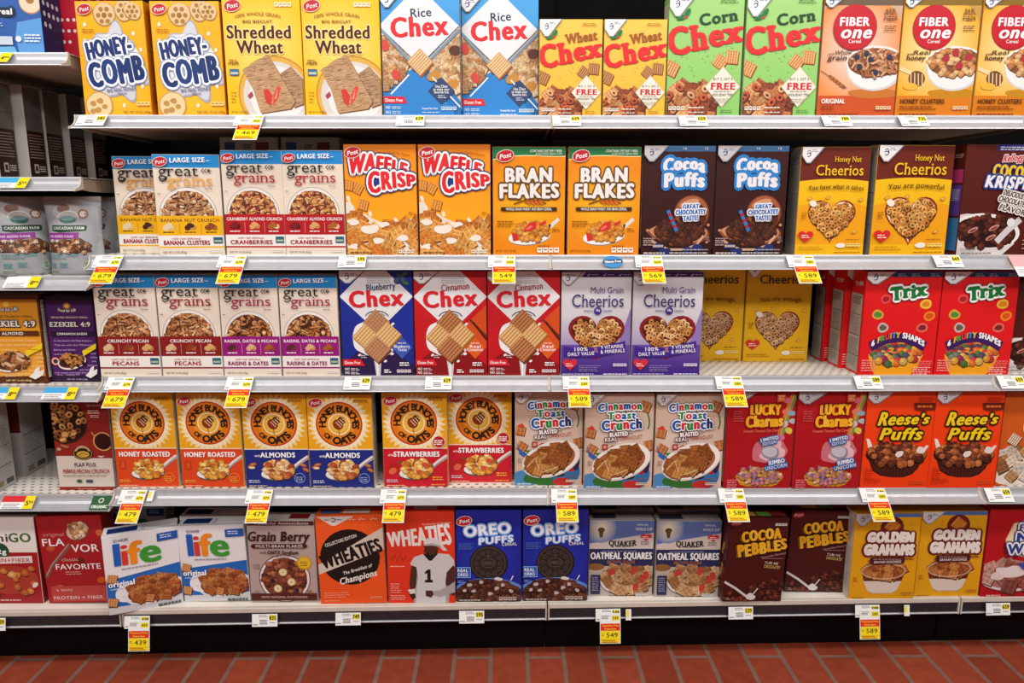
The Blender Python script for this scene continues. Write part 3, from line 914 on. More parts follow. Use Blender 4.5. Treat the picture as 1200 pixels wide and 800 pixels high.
def fiber(kind):
    hon = kind == 'honey'
    def f(a):
        a.bg('#cbb193' if not hon else '#c49a4c', '#ee8430' if not hon else '#f5a81c')
        a.glow(45, 44, 62, 70, '#f3e3d4' if not hon else '#fde9a8', '#ef8f40' if not hon else '#f4b021')
        a.R(0, 0, 100, 7, '#6c5844' if not hon else '#8a6a1c'); a.R(0, 82.5, 100, 100, '#cf531d' if not hon else '#dc7f12')
        a.part('food_print')
        c = (50, 50); cx, cy = 71 if not hon else 73, 54
        a.splat(cx, 80.5, 34, 6, 12, '#c9772c' if not hon else '#c98a10', .05)
        pts = [(cx + 38 * math.cos(t), cy + a.HU * 0 + (25 * math.sin(t))) for t in [i * math.pi / 14 for i in range(15)]]
        pts = [(cx + 38 * math.cos(i * math.pi / 14), cy + 24.5 * (math.sin(i * math.pi / 14)) ** .8) for i in range(15)]
        a.P(pts, '#d9d4d4'); a.P([(cx + (x - cx) * .93 - 1, cy + (y - cy) * .93) for x, y in pts], '#f4f1f0')
        a.E(cx, cy, 38, 20, '#f6f3f1'); a.E(cx, cy + .5, 36, 18, '#8c5230')
        el = a.in_ell(cx, cy + .3, 34, 17)
        if hon:
            a.pcs(el, (cx - 36, 40, 99, 68), 'flk', 5.4, ('#c98c54', '#b0703c', '#dcb07c'), 40, 4, '#6a3a1c', .45)
            for x, y in ((60, 51), (72, 46), (78, 57), (90, 50)): a.splat(x, y, 5, 4.5, 7, '#b5303a', .15, x)
        else:
            a.pcs(el, (cx - 36, 40, 99, 68), 'stick', 4.4, ('#b9774c', '#a15f38', '#d3a07a'), 90, 4, '#5c3018', .3)
            for x, y in ((50, 58), (58, 47), (64, 52), (88, 50), (72, 63), (46, 50)): a.O(x, y, 3.7, '#2f3650')
        if hon:
            a.L([(0, 59), (18, 64)], 5, '#f2d9a4'); a.E(24, 68, 11, 9.5, '#7a4a1c', -20)
            for k in range(4): a.L([(15.5 + k * 5, 62.5 + k * .6), (17 + k * 5, 73.2 + k * .4)], 1.3, '#f3dcae')
            a.splat(17, 74.5, 10, 5, 7, '#f0b93c', .2, 3)
        else:
            a.L([(0, 61), (12, 66), (36, 76)], 1, '#b0743c')
            for k in range(9): a.E(14 + k * 2.2, 66.5 + k * 1.05, 2.8, 1.7, ('#9c5a2c', '#b9773c')[k % 2], -35 + (k % 2) * 40)
        a.part('logo')
        a.O(40.4, 25.3, 28, '#ad1424'); a.O(40.4, 25, 27, '#c8182b')
        a.T('FIBER', 39.5, 20.5, 37, 10, '#fff', .05); a.T('one', 41.5, 29, 38, 15, '#fff', .04, ital=.25); a.T('Cereal', 41, 36.8, 16, 4.2, '#fff', .02)
        a.part('title_lettering')
        a.T('Real' if hon else 'Whole', 27, 46, 22, 5.4, '#5b3a1a', .01, ital=.25, rot=3); a.T('honey' if hon else 'grain', 20, 50.5, 24, 6.2, '#4c2f12', .03, ital=.15); a.T('with', 12, 47.4, 8, 3, '#5b3a1a')
        a.T('HONEY CLUSTERS' if hon else 'ORIGINAL', 34 if hon else 19, 87.4, 58 if hon else 30, 5.6, '#5a2a08' if hon else '#fff', .03)
        a.part('small_print')
        a.T('36%' if hon else '65%', 84, 11.5, 13, 5, '#4a3320', .04); a.T('FIBER', 85, 18, 17, 5.2, '#4a3320', .04); a.fine(76, 13.7, 94, 1, '#5a4430'); a.fine(78, 24, 94, 3, '#6a4a30', 1, 2.6)
        a.fine(4, 91.5, 62 if hon else 25, 2, '#8a3a10', 1.3, 3); a.fine(4, 98, 55, 1, '#7a3008', 1.5); a.nutri(75, 91.5, 22, '#f3d2a8', '#a0521c')
        a.gmtab(24, 8.5)
    return f

def grains(flav, band, word, gcol, wcol, cols, thumbs, cream='#ecdfcd'):
    def f(a):
        a.bg(cream); a.R(0, 0, 100, 12.6, '#1f8bd2')
        a.part('food_print')
        a.O(48, 60, 44.5, '#bdb4aa'); a.O(48, 60, 43, '#f1ece6'); a.O(48, 61, 40, '#6a3a20')
        el = a.in_ell(48, 61, 38, 38)
        in_ = lambda x, y: el(x, y) and y < a.Y(61)
        a.pcs(in_, (8, 36, 90, 61), 'flk', 4.8, cols, 80, 6, '#4a2012', .40); a.pcs(in_, (8, 36, 90, 61), 'stick', 4.2, cols, 34, 9, '#3a180c', .7)
        a.part('flavor_band_print')
        a.R(0, 60.3, 100, 80, band); a.R(0, 80, 100, 91, '#f3eee8'); a.R(0, 91, 100, 92.6, band); a.R(0, 92.6, 100, 100, cream)
        tc = '#5a3a08' if flav == 'BANANA NUT CRUNCH' else '#fff'
        a.T(flav, 50, 64.8, min(92, 5.2 * len(flav)), 5, tc, .03, serif=.04 if len(flav) < 14 else 0)
        for x, c in zip((17, 50, 82), thumbs):
            for i, (dx, dy) in enumerate(((-4, .8), (4, .5), (0, -1.2))): a.splat(x + dx, 71.5 + dy, 5.4, 4.2, 6, c[i % len(c)], .2, i + int(x))
            a.fine(x - 9, 76.2, x + 9, 1, tc, 1.6)
        for x in (33.5, 66.5): a.R(x - .3, 68, x + .3, 78, '#c9b7a2' if tc == '#fff' else '#b98a10')
        a.T('with real delicious', 42, 83, 44, 3.4, '#a8323c', .0, ital=.3); a.T(word, 43, 87.2, min(70, 6.6 * len(word) + 4), 6.6, wcol, .035)
        a.R(84, 81.8, 98, 88, '#2d5f7c'); a.R(85.2, 84.7, 96.8, 86.6, '#a9c29c')
        a.part('title_lettering')
        a.T('great', 38, 15.6, 60, 17, '#191512', -.002, serif=.05); a.T('grains', 54, 25, 68, 17, gcol, -.002, serif=.05)
        for x in (73, 77.5, 82): a.L([(x + 3.6, 13.6), (x, 15.6), (x + 3.6, 17.6)], 1.4, '#191512')
        a.L([(82, 15.6), (88, 15.6)], 1.4, '#191512')
        a.L([(9, 24.8), (14, 26), (19, 24.6), (21, 21.5)], 1.8, '#191512')
        a.part('small_print')
        a.T('LARGE SIZE', 53, 5.2, 52, 7, '#fff', .035, rot=1); a.fine(81, 5.6, 87, 1, '#cfe6f6'); a.fine(76, 33, 88, 1, '#8a7a6a'); a.fine(4, 38, 9, 1, '#8a7a6a')
        a.T('NET WT 16 OZ (453g)', 24, 96.8, 36, 2.8, '#7a5a44'); a.nutri(77, 94.6, 21, '#f8f2ea', '#8a6a50')
        a.post(12, 7, 21)
    return f

def waffle(a):
    a.bg('#f48d12', '#fdb81a'); a.R(0, 0, 100, 26, '#f28a12', '#f9a016')
    a.part('food_print')
    milk = [(0, 52), (6, 50), (14, 60), (26, 62), (36, 66), (50, 70), (64, 73), (80, 70), (92, 66), (100, 68), (100, 100), (0, 100)]
    a.P(milk, '#ece2d2')
    for x, y in ((4, 48), (9, 56), (34, 62), (70, 68)): a.E(x, y, 2.4, 4, '#f1e8da', 20)
    for x, y, t in ((17, 39, 30), (4, 36, 10), (24, 54, 15)): a.biscuit(x, a.Y(y), 7, lin('#d8862c'), lin('#8c4410'), lin('#f2b765'), t, 2e-5, 4)
    a.pcs(a.in_poly([(0, 62), (20, 65), (50, 72), (100, 68), (100, 100), (0, 100)]), (0, 62, 100, 100), 'sq', 8, ('#d98f3c', '#c9762a', '#e3a555'), 40, 8, '#8a4412', .55)
    for x, y, w in ((10, 70, 8), (34, 76, 11), (52, 72, 7), (44, 86, 9), (80, 84, 8), (8, 92, 7)): a.splat(x, y, w, w * .5, 7, '#f4ecdf', .35, x)
    a.part('title_lettering')
    a.E(60, 26, 30, 18, '#1d3f9c', 15)
    a.T('WAFFLE', 47, 20.5, 80, 21, ['#e3202c', '#e82a30', '#e3202c', '#d81a28', '#e3202c', '#e82a30'], .07, [('#232a6a', 4.6), ('#fff', 2.8)], rot=-6, arc=6, bounce=.03, grow=-.5)
    a.T('CRISP', 66, 33.5, 64, 22, ['#e3202c', '#e82a30'], .07, [('#232a6a', 4.6), ('#fff', 2.8)], rot=3, arc=3, grow=-.7)
    a.part('small_print')
    a.T('Naturally & Artificially Flavored', 69, 8.2, 46, 3, '#a85a08', rot=-4, arc=2); a.fine(88, 60, 98, 2, '#c8780e', 1, 2.4)
    a.nutri(73, 95, 24, '#f4ead8', '#6a4a2a'); a.fine(4, 97, 34, 1, '#7a4a1c', 1.8)
    a.post(12.4, 7, 22)

def bran(a):
    a.bg('#f08c12'); a.glow(48, 52, 70, 62, '#fdbf1c', '#f08c12')
    a.P([(0, 0), (100, 0), (100, 9)] + [(x, 10 - 1.8 * math.sin(x / 100 * math.pi)) for x in (80, 60, 40, 20)] + [(0, 12)], '#f3e0a0')
    a.P([(0, 0), (100, 0), (100, 8)] + [(x, 9 - 1.8 * math.sin(x / 100 * math.pi)) for x in (80, 60, 40, 20)] + [(0, 11)], '#1f7a48')
    a.part('food_print')
    a.L([(72, 78), (92, 66)], 5, '#e6e2dc'); a.L([(78, 76), (80, 71)], 3, '#3a3a3a')
    a.E(51, 83.5, 29, 11, '#8a8a8a', 6); a.E(51, 82.6, 29.5, 11, '#f7f4f0', 6)
    a.E(52, 79, 26, 11, '#c8791c', 8); a.pcs(a.in_ell(52, 77.5, 25, 14), (25, 66, 80, 90), 'flk', 5.6, ('#d98d30', '#e2a14c', '#c9761f'), 34, 3, '#8c4a10', .45)
    for p in ([(42, 77), (50, 70), (60, 68), (60, 75), (50, 78)], [(26, 79), (34, 80), (36, 86), (28, 87)], [(64, 71), (74, 67), (74, 70), (66, 73)]): a.P(p, '#d6322c')
    a.P([(45, 76), (52, 72), (56, 73), (50, 76)], '#ef7464')
    a.part('title_lettering')
    a.T('BRAN', 49.5, 25.5, 62, 18.5, '#f6f2ee', .075, [('#6a4a24', 2.3)], bounce=.02, sh=(1.6, 1.6, '#6a4a24'))
    a.T('FLAKES', 50.5, 40, 80, 18.5, '#f6f2ee', .075, [('#6a4a24', 2.3)], bounce=.02, sh=(1.6, 1.6, '#6a4a24'))
    a.L([(29, 52), (44, 48.6), (60, 48.6), (74, 51.5)], 1.8, '#7a4a14')
    for k in range(8): a.E(47 + k * 2.9, 49.6 + (k % 2) * 1.6, 3.4, 1.8, '#d9761c' if k % 2 else '#b9541a', 40 - 80 * (k % 2))
    a.R(11, 55, 89, 58.6, '#4a2c10'); a.T('WHOLE GRAIN WHEAT AND BRAN CEREAL', 50, 56.8, 64, 3.4, '#fff', .03)
    a.part('small_print')
    a.T('CONTAINS DIETARY FIBER', 73, 3.6, 44, 3.4, '#e6efdc', .03); a.T('to help maintain digestive health', 77, 6, 36, 2.2, '#e6efdc')
    a.fine(6, 68, 30, 3, '#8a4a0c', 1.2, 3.2); a.fine(83, 75, 94, 2, '#8a4a0c', 1, 2.6); a.T('NET WT 16 OZ (1 LB) 453g', 18, 96, 28, 2.8, '#6a3408', .02); a.nutri(62, 93, 34, '#fbf4e6', '#8a6a40'); a.fine(63, 91, 80, 1, '#8a4a0c')
    a.post(17, 8, 23)

def puffs(a):
    a.bg('#3c1412', '#34100f'); a.R(28, 0, 100, 5, '#5b8fc0', '#3f74ac')
    a.part('food_print')
    a.O(70, 61, 25, '#7a3a20'); a.O(70, 60.5, 23, '#a85f3c'); a.E(72, 64, 19, 20, '#5a2414'); a.E(66, 52, 14, 5, '#d39a76', 18)
    a.splat(53, 80, 42, 16, 15, '#8a4a2a', .12, 5); a.splat(53, 79, 39, 15, 15, '#c98c66', .12, 5); a.E(53, 78, 36, 18, '#8c4c2c')
    a.pcs(a.in_ell(53, 77.5, 34, 20), (16, 66, 90, 92), 'ball', 4.4, ('#4a2214', '#5c2c1a', '#3c1a10'), 70, 3, '#1c0806', .42)
    a.L([(14, 86), (24, 91), (40, 95), (60, 95), (78, 91), (88, 82)], 3.4, '#d8a98a')
    for x, y in ((8, 77), (94, 72), (93, 88), (18, 92)): a.E(x, y, 2.2, 2, '#c98c66')
    for k in range(7): a.quad(37 + k * 1.9, 60 + k * 2.7, 3.6, ('#2f7ac0', '#a82a48')[k % 2], 65)
    for x, y in ((24, 92), (34, 97), (66, 96), (80, 93)): a.splat(x, y, 8, 5, 7, '#1f2f6a', .25, x)
    a.part('title_lettering')
    a.T('Cocoa', 56.5, 18, 56, 17.5, '#f0edf2', .11, [('#2f86d2', 4.2)], arc=3.5, bounce=.02, sh=(.8, 1.2, '#1d4f9c')); a.T('Puffs', 57.5, 31.5, 54, 18, '#f0edf2', .11, [('#2f86d2', 4.2)], arc=2, bounce=-.02)
    a.part('small_print')
    for t, y, w in (('GREAT', 55, 22), ('CHOCOLATEY', 60, 42), ('TASTE!', 65.5, 20)): a.T(t, 68, y, w, 6.2, '#1f66b8', .05, [('#eef2f8', 1.8)], rot=2)
    a.fine(2, 84, 20, 4, '#b09a92', 1.6, 3); a.nutri(16, 90.5, 16, '#d8c8c0', '#4a2a20'); a.fine(3, 97.5, 34, 1, '#d8c8c0', 2); a.fine(46, 94.5, 96, 1, '#c0b4b4', 1.4); a.fine(40, 97.5, 96, 1, '#d8d0cc', 1.6); a.fine(91, 83, 97, 3, '#a08880')
    a.T('16', 56, 2.4, 5, 3, '#dfeaf6', .03); a.T('12', 86, 2.4, 5, 3, '#dfeaf6', .03); a.gmtab(32, 13.5, '#c9c9cb')

def heartcheer(slogan, kind='honey'):
    def f(a):
        hon = kind == 'honey'
        a.bg('#f8c714', '#f5b90f')
        if hon:
            a.P([(0, 54), (20, 51), (80, 51), (100, 54), (100, 90), (0, 90)], '#f2a511')
            a.P([(0, 0), (100, 0), (100, 31)] + [(x, 31 - 2.2 * math.sin(x / 100 * math.pi)) for x in (80, 60, 40, 20)] + [(0, 31)], '#6f2415')
        else: a.bg('#eeb813', '#eeb511')
        a.part('food_print')
        a.heart(50, 69, 70, 63, '#8c2018'); a.heart(50, 68.4, 65, 57, '#f3e0b8' if hon else '#d8b088'); a.heart(51, 68.8, 60, 52, '#7c4420')
        hp = in_raw(a.heart_pts(50, 68.5, 61, 53))
        a.pcs(hp, (18, 48, 82, 93), 'ring', 4.5, ('#c98a40', '#b5742c', '#d9a458') if hon else ('#c49468', '#b07c50', '#cfa47c'), 90, 4, '#54260c', .46)
        for x, y in ((16, 47), (42, 46), (90, 48), (84, 78)): a.E(x, y, 3.4, 2.6, '#d99c3c', 20); a.E(x, y, 1.5, 1.1, '#f3c43c', 20)
        a.splat(20, 52, 5, 4, 6, '#f6efe2', .3, 2); a.splat(66, 91, 6, 3, 6, '#f6efe2', .3, 5)
        a.part('title_lettering')
        if hon:
            a.T('Honey Nut', 67, 11, 38, 7.5, '#f7c820', .01, serif=.03); a.T('Cheerios', 56, 21, 68, 14.5, '#f7c820', .012, serif=.035)
        else: a.T('Cheerios', 54, 16.5, 70, 13, '#1d1610', .01, serif=.035)
        a.T(slogan, 52, 37.5, min(80, 4.6 * len(slogan)), 6.4, '#5a2a10', .012, ital=.05, arc=2.6)
        a.part('small_print')
        a.heart(13, 83, 22, 17, '#d8282c'); a.fine(7, 81, 19, 2, '#fbd8c8', 1.4, 3)
        a.fine(5, 60, 13, 4, '#9a6a10', 1, 2.6); a.fine(72, 85, 92, 1, '#9a6a10'); a.fine(4, 92, 44, 2, '#b98410', 1, 3.2); a.nutri(74, 89, 22, '#fbdc7c', '#a87a10'); a.fine(56, 97, 96, 1, '#a87a10', 1.4)
        a.gmtab(30, 14)
    return f

def krispies(a):
    a.bg('#5c1d15', '#52170f'); a.R(38, 0, 100, 5.4, '#2b2f80'); a.fine(42, 1.8, 96, 2, '#d8dcf0', 1.4, 2.6)
    a.part('food_print')
    a.P([(0, 63), (8, 62), (50, 64), (72, 74), (74, 90), (60, 100), (0, 100)], '#ddd4d2')
    a.E(36, 78, 44, 21, '#f1eae6', -6); a.E(35, 79, 40, 18.5, '#2c0f0a', -6)
    a.pcs(a.in_ell(34, 79, 38, 21), (0, 60, 74, 94), 'flk', 5.2, ('#4a1c12', '#5c2416', '#6a2c1c', '#3a120c'), 52, 4, '#1a0604', .42)
    for x, y in ((18, 77), (45, 75), (42, 84)): a.E(x, y, 7, 2.6, '#c98a80', 25); a.E(x, y + .5, 5, 1.2, '#7a2c24', 25)
    a.L([(50, 88), (62, 78), (78, 67)], 8, '#d4d0d0'); a.E(66, 70, 5, 5, '#e8e4e4')
    a.part('title_lettering')
    a.T("Kellogg's", 61, 11.5, 30, 8, '#d8404a', .03, [('#f3e6e6', .9)], ital=.3, rot=4)
    a.T('COCOA', 59, 24, 47, 14, '#f3cb2c', .07, [('#23306a', 1.6)], rot=-4); a.T('KRISPIES', 62, 34, 70, 13.5, '#f4f2f6', .07, [('#24408c', 2.0)], rot=-3, ital=.15)
    a.part('small_print')
    for t, y, w in (('DELICIOUS', 44.5, 26), ('CHOCOLATEY', 51, 38), ('FLAVOR', 58.5, 34)): a.T(t, 64, y, w, 6.2, '#2a120c', .03, [('#f3ece4', 1.5)], rot=-13, ital=.1)
    a.T('CHOCOLATEY', 12, 94.5, 22, 3.4, '#8a7a78', .02); a.fine(4, 97.6, 44, 1, '#8a7a78', 1.6); a.fine(82, 86, 98, 3, '#c0a09a', 1.2, 5)

def multigrain(a):
    a.bg('#d9d7dc'); a.R(0, 40, 100, 72, '#d9d7dc', '#a797c4'); a.P([(100, 34), (100, 72), (82, 72)], '#8f7cb8'); a.R(0, 70, 100, 100, '#6a4ca6', '#3c1f80')
    a.R(28, 0, 100, 4.6, '#4c2a88'); a.P([(28, 0), (34, 0), (28, 4.6)], '#d9d7dc')
    a.part('food_print')
    a.heart(51, 64, 82, 68, '#8f1c28'); a.heart(51, 63.6, 73, 59, '#4a2010')
    a.pcs(in_raw(a.heart_pts(51, 63.6, 66, 53)), (14, 40, 88, 90), 'ring', 4.5, ('#d39a5c', '#b57a3c', '#e0b47c', '#a86a30'), 95, 4, '#4a2410', .38)
    a.part('banner_print')
    a.P([(4, 71), (20, 73), (50, 72), (88, 67), (93, 66), (93, 76), (78, 78), (50, 82), (20, 82), (4, 80)], '#43248e')
    a.T('100%', 29, 74, 19, 5, '#fff', .05, rot=2); a.T('DAILY VALUE', 29, 78.5, 38, 5, '#fff', .05, rot=3); a.fine(48, 73, 54, 3, '#e0a090', 1, 2.4)
    a.T('9 VITAMINS', 74, 71.6, 32, 5, '#fff', .05, rot=4); a.T('& MINERALS', 75, 76, 35, 5, '#fff', .05, rot=4)
    a.part('title_lettering')
    a.T('Multi Grain', 65, 16.8, 47, 9, '#452a7c', -.004, serif=.025); a.T('Cheerios', 52, 27, 74, 18, '#3a216c', .004, serif=.03)
    a.part('small_print')
    a.O(52, 36.8, 5.6, '#45288a'); a.T('28g', 52, 36, 6, 3, '#fff', .04); a.T('WHOLE', 38, 36.8, 13, 2.8, '#45288a', .02); a.T('GRAIN', 66, 36.8, 13, 2.8, '#45288a', .02)
    a.heart(13, 89.5, 21, 18, '#d82c3a'); a.fine(7, 88, 18, 2, '#fbd0cc', 1.4, 3); a.fine(26, 90, 60, 4, '#9a86c4', 1, 2.6); a.nutri(76, 88, 22, '#ddd6ea', '#5a4a8a'); a.fine(2, 98, 50, 1, '#b9aad8', 1.6); a.fine(62, 98, 98, 1, '#d8d0ea', 1.8)
    for x in (36, 59, 81): a.L([(x, 2.2), (x + 1.4, 3.4), (x + 4, 1.2)], .9, '#fff'); a.fine(x + 6, 1.8, x + 16, 1, '#cfc4e4')
    a.gmtab(28, 11.5, '#dddce0')

def fruitbox(a):
    a.bg('#e2171c'); a.R(34, 0, 100, 5, '#3a5f9c', '#2a4a88')
    a.part('food_print')
    for x, y, c, d in ((19, 41, '#d9a83c', '#5a8a3c'), (88, 42.5, '#f08a24', '#d9541a'), (27, 53.5, '#c9b8b0', '#6a5a50'), (80, 53.5, '#e86a5a', '#7a2430'), (28, 26, '#e64c4a', '#a81c24'), (82, 31, '#f2c440', '#e08a20')):
        a.splat(x, y, 7.6, 6.2, 7, c, .14, int(x)); a.splat(x, y, 5.2, 3.6, 7, d, .2, int(x))
    a.P([(11, 80), (84, 80), (78, 94), (70, 100), (22, 100), (16, 94)], '#f0a21c'); a.E(48, 80, 36.5, 14.5, '#f5b22c'); a.E(48, 80, 33.5, 12.5, '#e8dcd2')
    a.pcs(a.in_ell(48, 78, 32, 16), (14, 66, 82, 92), 'ball', 4.8, ('#c8323a', '#e0702c', '#4a7a3c', '#d9b45c', '#4a4a5c', '#8a2c50', '#e8a838', '#6a7a6a'), 62, 7, '#4a1a18', .42)
    a.part('banner_print')
    arc = [(10 + 78 * t / 12, 67.5 - 9 * math.sin(math.pi * t / 12)) for t in range(13)]
    a.P(arc + [(x - (x - 49) * .12, y + 9) for x, y in reversed(arc)], '#3a1a5c')
    cs = ['#fff', '#fff', '#f3c22c', '#5aa83c', '#e8402c', '#e8a02c', '#3c9ad8', '#f3c22c', '#fff', '#fff', '#fff', '#fff', '#fff', '#fff', '#fff']
    a.T('6 FRUITY SHAPES', 49, 69.5, 70, 7.2, cs, .07, arc=12)
    a.part('title_lettering')
    a.T('Trix', 56, 18.5, 46, 17, '#127a34', .10, [('#fff', 2.6), ('#24342a', 3.4)], rot=7, bounce=.05, serif=.05)
    a.part('small_print')
    for x in (40, 58, 83): a.fine(x, 1.6, x + 12, 2, '#b9cbe4', 1, 2.4)
    a.fine(2, 85, 24, 5, '#f39a8c', 1.6, 3.4); a.fine(72, 92, 96, 4, '#f6b8ac', 1.5, 3); a.fine(78, 86, 97, 3, '#f08a80', 1, 2.6)
    a.gmtab(36, 11)

def flax(a):
    a.bg('#8f231c'); a.R(0, 63.5, 100, 96.5, '#d5c9bd'); a.P([(60, 63.6), (70, 62.6), (80, 65.4), (90, 62.8), (100, 63.6), (100, 66), (60, 66)], '#8f231c')
    a.part('food_print')
    a.O(22, 28, 40, '#3c1a12'); a.O(22, 27.4, 37, '#22100a')
    a.pcs(a.in_ell(22, 27, 35, 35), (0, 6, 58, 50), 'ring', 6.6, ('#b5773c', '#8f5526', '#c9924c', '#6f3c1a'), 34, 5, '#200c06', .5)
    for x, y in ((20, 41), (16, 46), (36, 40)): a.E(x, y, 6, 2.6, '#d9a860', 20)
    a.O(87, 48, 17.5, '#d9a066'); a.O(87, 48, 15.4, '#4a1812'); a.O(87, 48.6, 13, '#2c0c0a'); a.L([(68, 38), (73, 42)], 2.6, '#c98a54')
    a.E(18, 53, 8, 2.4, '#a86a4c', -15); a.E(7, 56, 4, 3, '#c9947a')
    a.part('logo')
    a.E(49, 60.5, 18, 12, '#2a1a10'); a.ring(49, 60.5, 16.6, 10.8, 1, '#b99a4c'); a.E(49, 61.5, 11.5, 6, '#c9a03c'); a.L([(41, 63), (49, 60), (57, 62)], 1.2, '#5a3c14'); a.TA("NATURE'S PATH", 49, 60.5, 12.6, 160, 20, 3.2, '#e8d8a8', .02)
    a.part('title_lettering')
    a.T('FLAX PLUS', 51, 72.5, 38, 7, '#3a1a16', .01, bounce=.06); a.T('MAPLE PECAN CRUNCH', 52, 79.4, 82, 7.6, '#a8242c', .01, bounce=.06)
    a.part('small_print')
    a.fine(10, 84, 90, 1, '#6a5a50', 1.2); a.E(38, 90, 5, 3.2, '#3c5a3c'); a.R(50, 88.6, 62, 91.6, '#3a4a5c'); a.fine(66, 15, 92, 2, '#e6bcae', 2, 4); a.T('USDA ORGANIC', 78, 10, 26, 4, '#e8d0c8', .02); a.fine(70, 20, 90, 2, '#e6bcae', 1.4, 3); a.fine(34, 98, 68, 1, '#c98a80')

def bunches(word, pre, panel, kind):
    def f(a):
        a.bg('#eda516', '#f0b020')
        a.star(48.6, 31.5, 50, 41, 34, '#f3dca0', 3); a.star(48.6, 31.5, 45, 37.5, 34, '#f9ecc8', 0); a.R(0, 58, 100, 59.2, '#f4e6c8'); a.R(0, 59, 100, 100, panel)
        a.part('logo')
        a.O(48.6, 31.3, 36.5, '#c23a16'); a.O(48.6, 31.3, 34.2, '#e27a14'); a.O(48.6, 31.3, 25, '#ea921e'); a.O(48.6, 31.3, 17.5, '#f9e6c4'); a.O(48.6, 31.3, 15.6, '#e9b43c')
        a.star(48.6, 31.3, 15, 7, 16, '#f4d070')
        a.E(47, 31.5, 9, 8, '#8c3414', -50); a.E(53, 27, 6.4, 5, '#6a2a10', -50)
        for k in range(4): a.L([(43.4 + k * 3.4, 28.8 - k * 1.4), (51.6 + k * 2.2, 34.6 - k * 2.4)], 1.1, '#f0d8a8')
        a.L([(47.5, 36), (48.5, 43)], 1, '#7a3a14')
        a.TA('HONEY BUNCHES', 48.6, 31.6, 26, 188, -14, 10.2, '#241a14', .04, sx=.92)
        a.TA('OATS', 48.6, 31.3, 26.6, 248, 325, 11, '#241a14', .05, flip=True); a.TA('OF', 48.6, 31.3, 26.6, 214, 240, 7.4, '#241a14', .03, flip=True)
        a.part('food_print')
        if kind == 'berry':
            a.splat(16, 80, 9, 9, 8, '#b3241c', .12, 3); a.E(14, 83, 6.5, 5, '#e2684c', 30); a.L([(22, 73), (28, 74)], 2.6, '#3a6a2c')
        elif kind == 'almond':
            for x, y, t in ((12, 75, 10), (9, 78, -10), (91, 76, -20), (95, 81, -30)): a.E(x, y, 6, 2.8, '#a8582c', t); a.E(x, y - .3, 4, 1.4, '#c98450', t)
            a.E(10, 78.6, 5, 2, '#ecd2a8', 0)
        else:
            a.R(6, 72, 16, 81, '#b93a14'); a.R(8, 73, 14, 80, '#d9541c')
        a.L([(70, 82), (86, 73), (100, 66.6)], 6, '#e6e2de'); a.L([(72, 82.6), (87, 74), (100, 67.6)], 1.8, '#8a8684')
        a.E(51, 85.6, 27.5, 11, '#56504c', 5); a.E(51, 84.6, 27, 10.4, '#efe9e2', 5)
        cols = ('#e0a444', '#c9842c', '#f0c878', '#b5642a') if kind != 'almond' else ('#dca050', '#b56a34', '#e8c490', '#a8482c')
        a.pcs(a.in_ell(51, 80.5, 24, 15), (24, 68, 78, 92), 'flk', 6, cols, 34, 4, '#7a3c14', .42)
        if kind == 'berry':
            for x, y in ((55, 84), (64, 76)): a.E(x, y, 4.4, 4, '#d8503c')
        a.part('title_lettering')
        wd = {'STRAWBERRIES': 71, 'ALMONDS': 54, 'HONEY ROASTED': 82}[word]
        a.T(word, 52 if pre else 48, 64.6, wd, 8, '#fff', .05)
        if pre: a.T(pre, 12 if wd > 60 else 20, 65.4, 9, 3.6, '#fff', .03)
        a.part('small_print')
        if kind == 'berry': a.O(87, 51.5, 10, '#f4dccc'); a.O(87, 51.5, 9.2, '#b9202c'); a.fine(80, 49.5, 94, 3, '#fff', 1.5, 3); a.fine(76, 89, 97, 2, '#f4a83c', 2, 3.6); a.fine(74, 97, 97, 1, '#f08a3c', 2)
        else: a.ring(85, 90, 8.6, 8.6, 1, '#f09a2c' if kind == 'honey' else '#8aa0d0'); a.fine(79, 88.6, 91, 3, '#f3b04c' if kind == 'honey' else '#a8b8e0', 1.3, 3)
        a.fine(4, 92, 26, 2, '#f3b04c' if kind == 'honey' else '#d0d4e4', 1.4, 3); a.fine(4, 98, 34, 1, '#f0d0a8', 1.2)
        a.nutri(72, 4.4, 24, '#c98a1c', '#5a3a0c'); a.post(13, 8, 21)
    return f

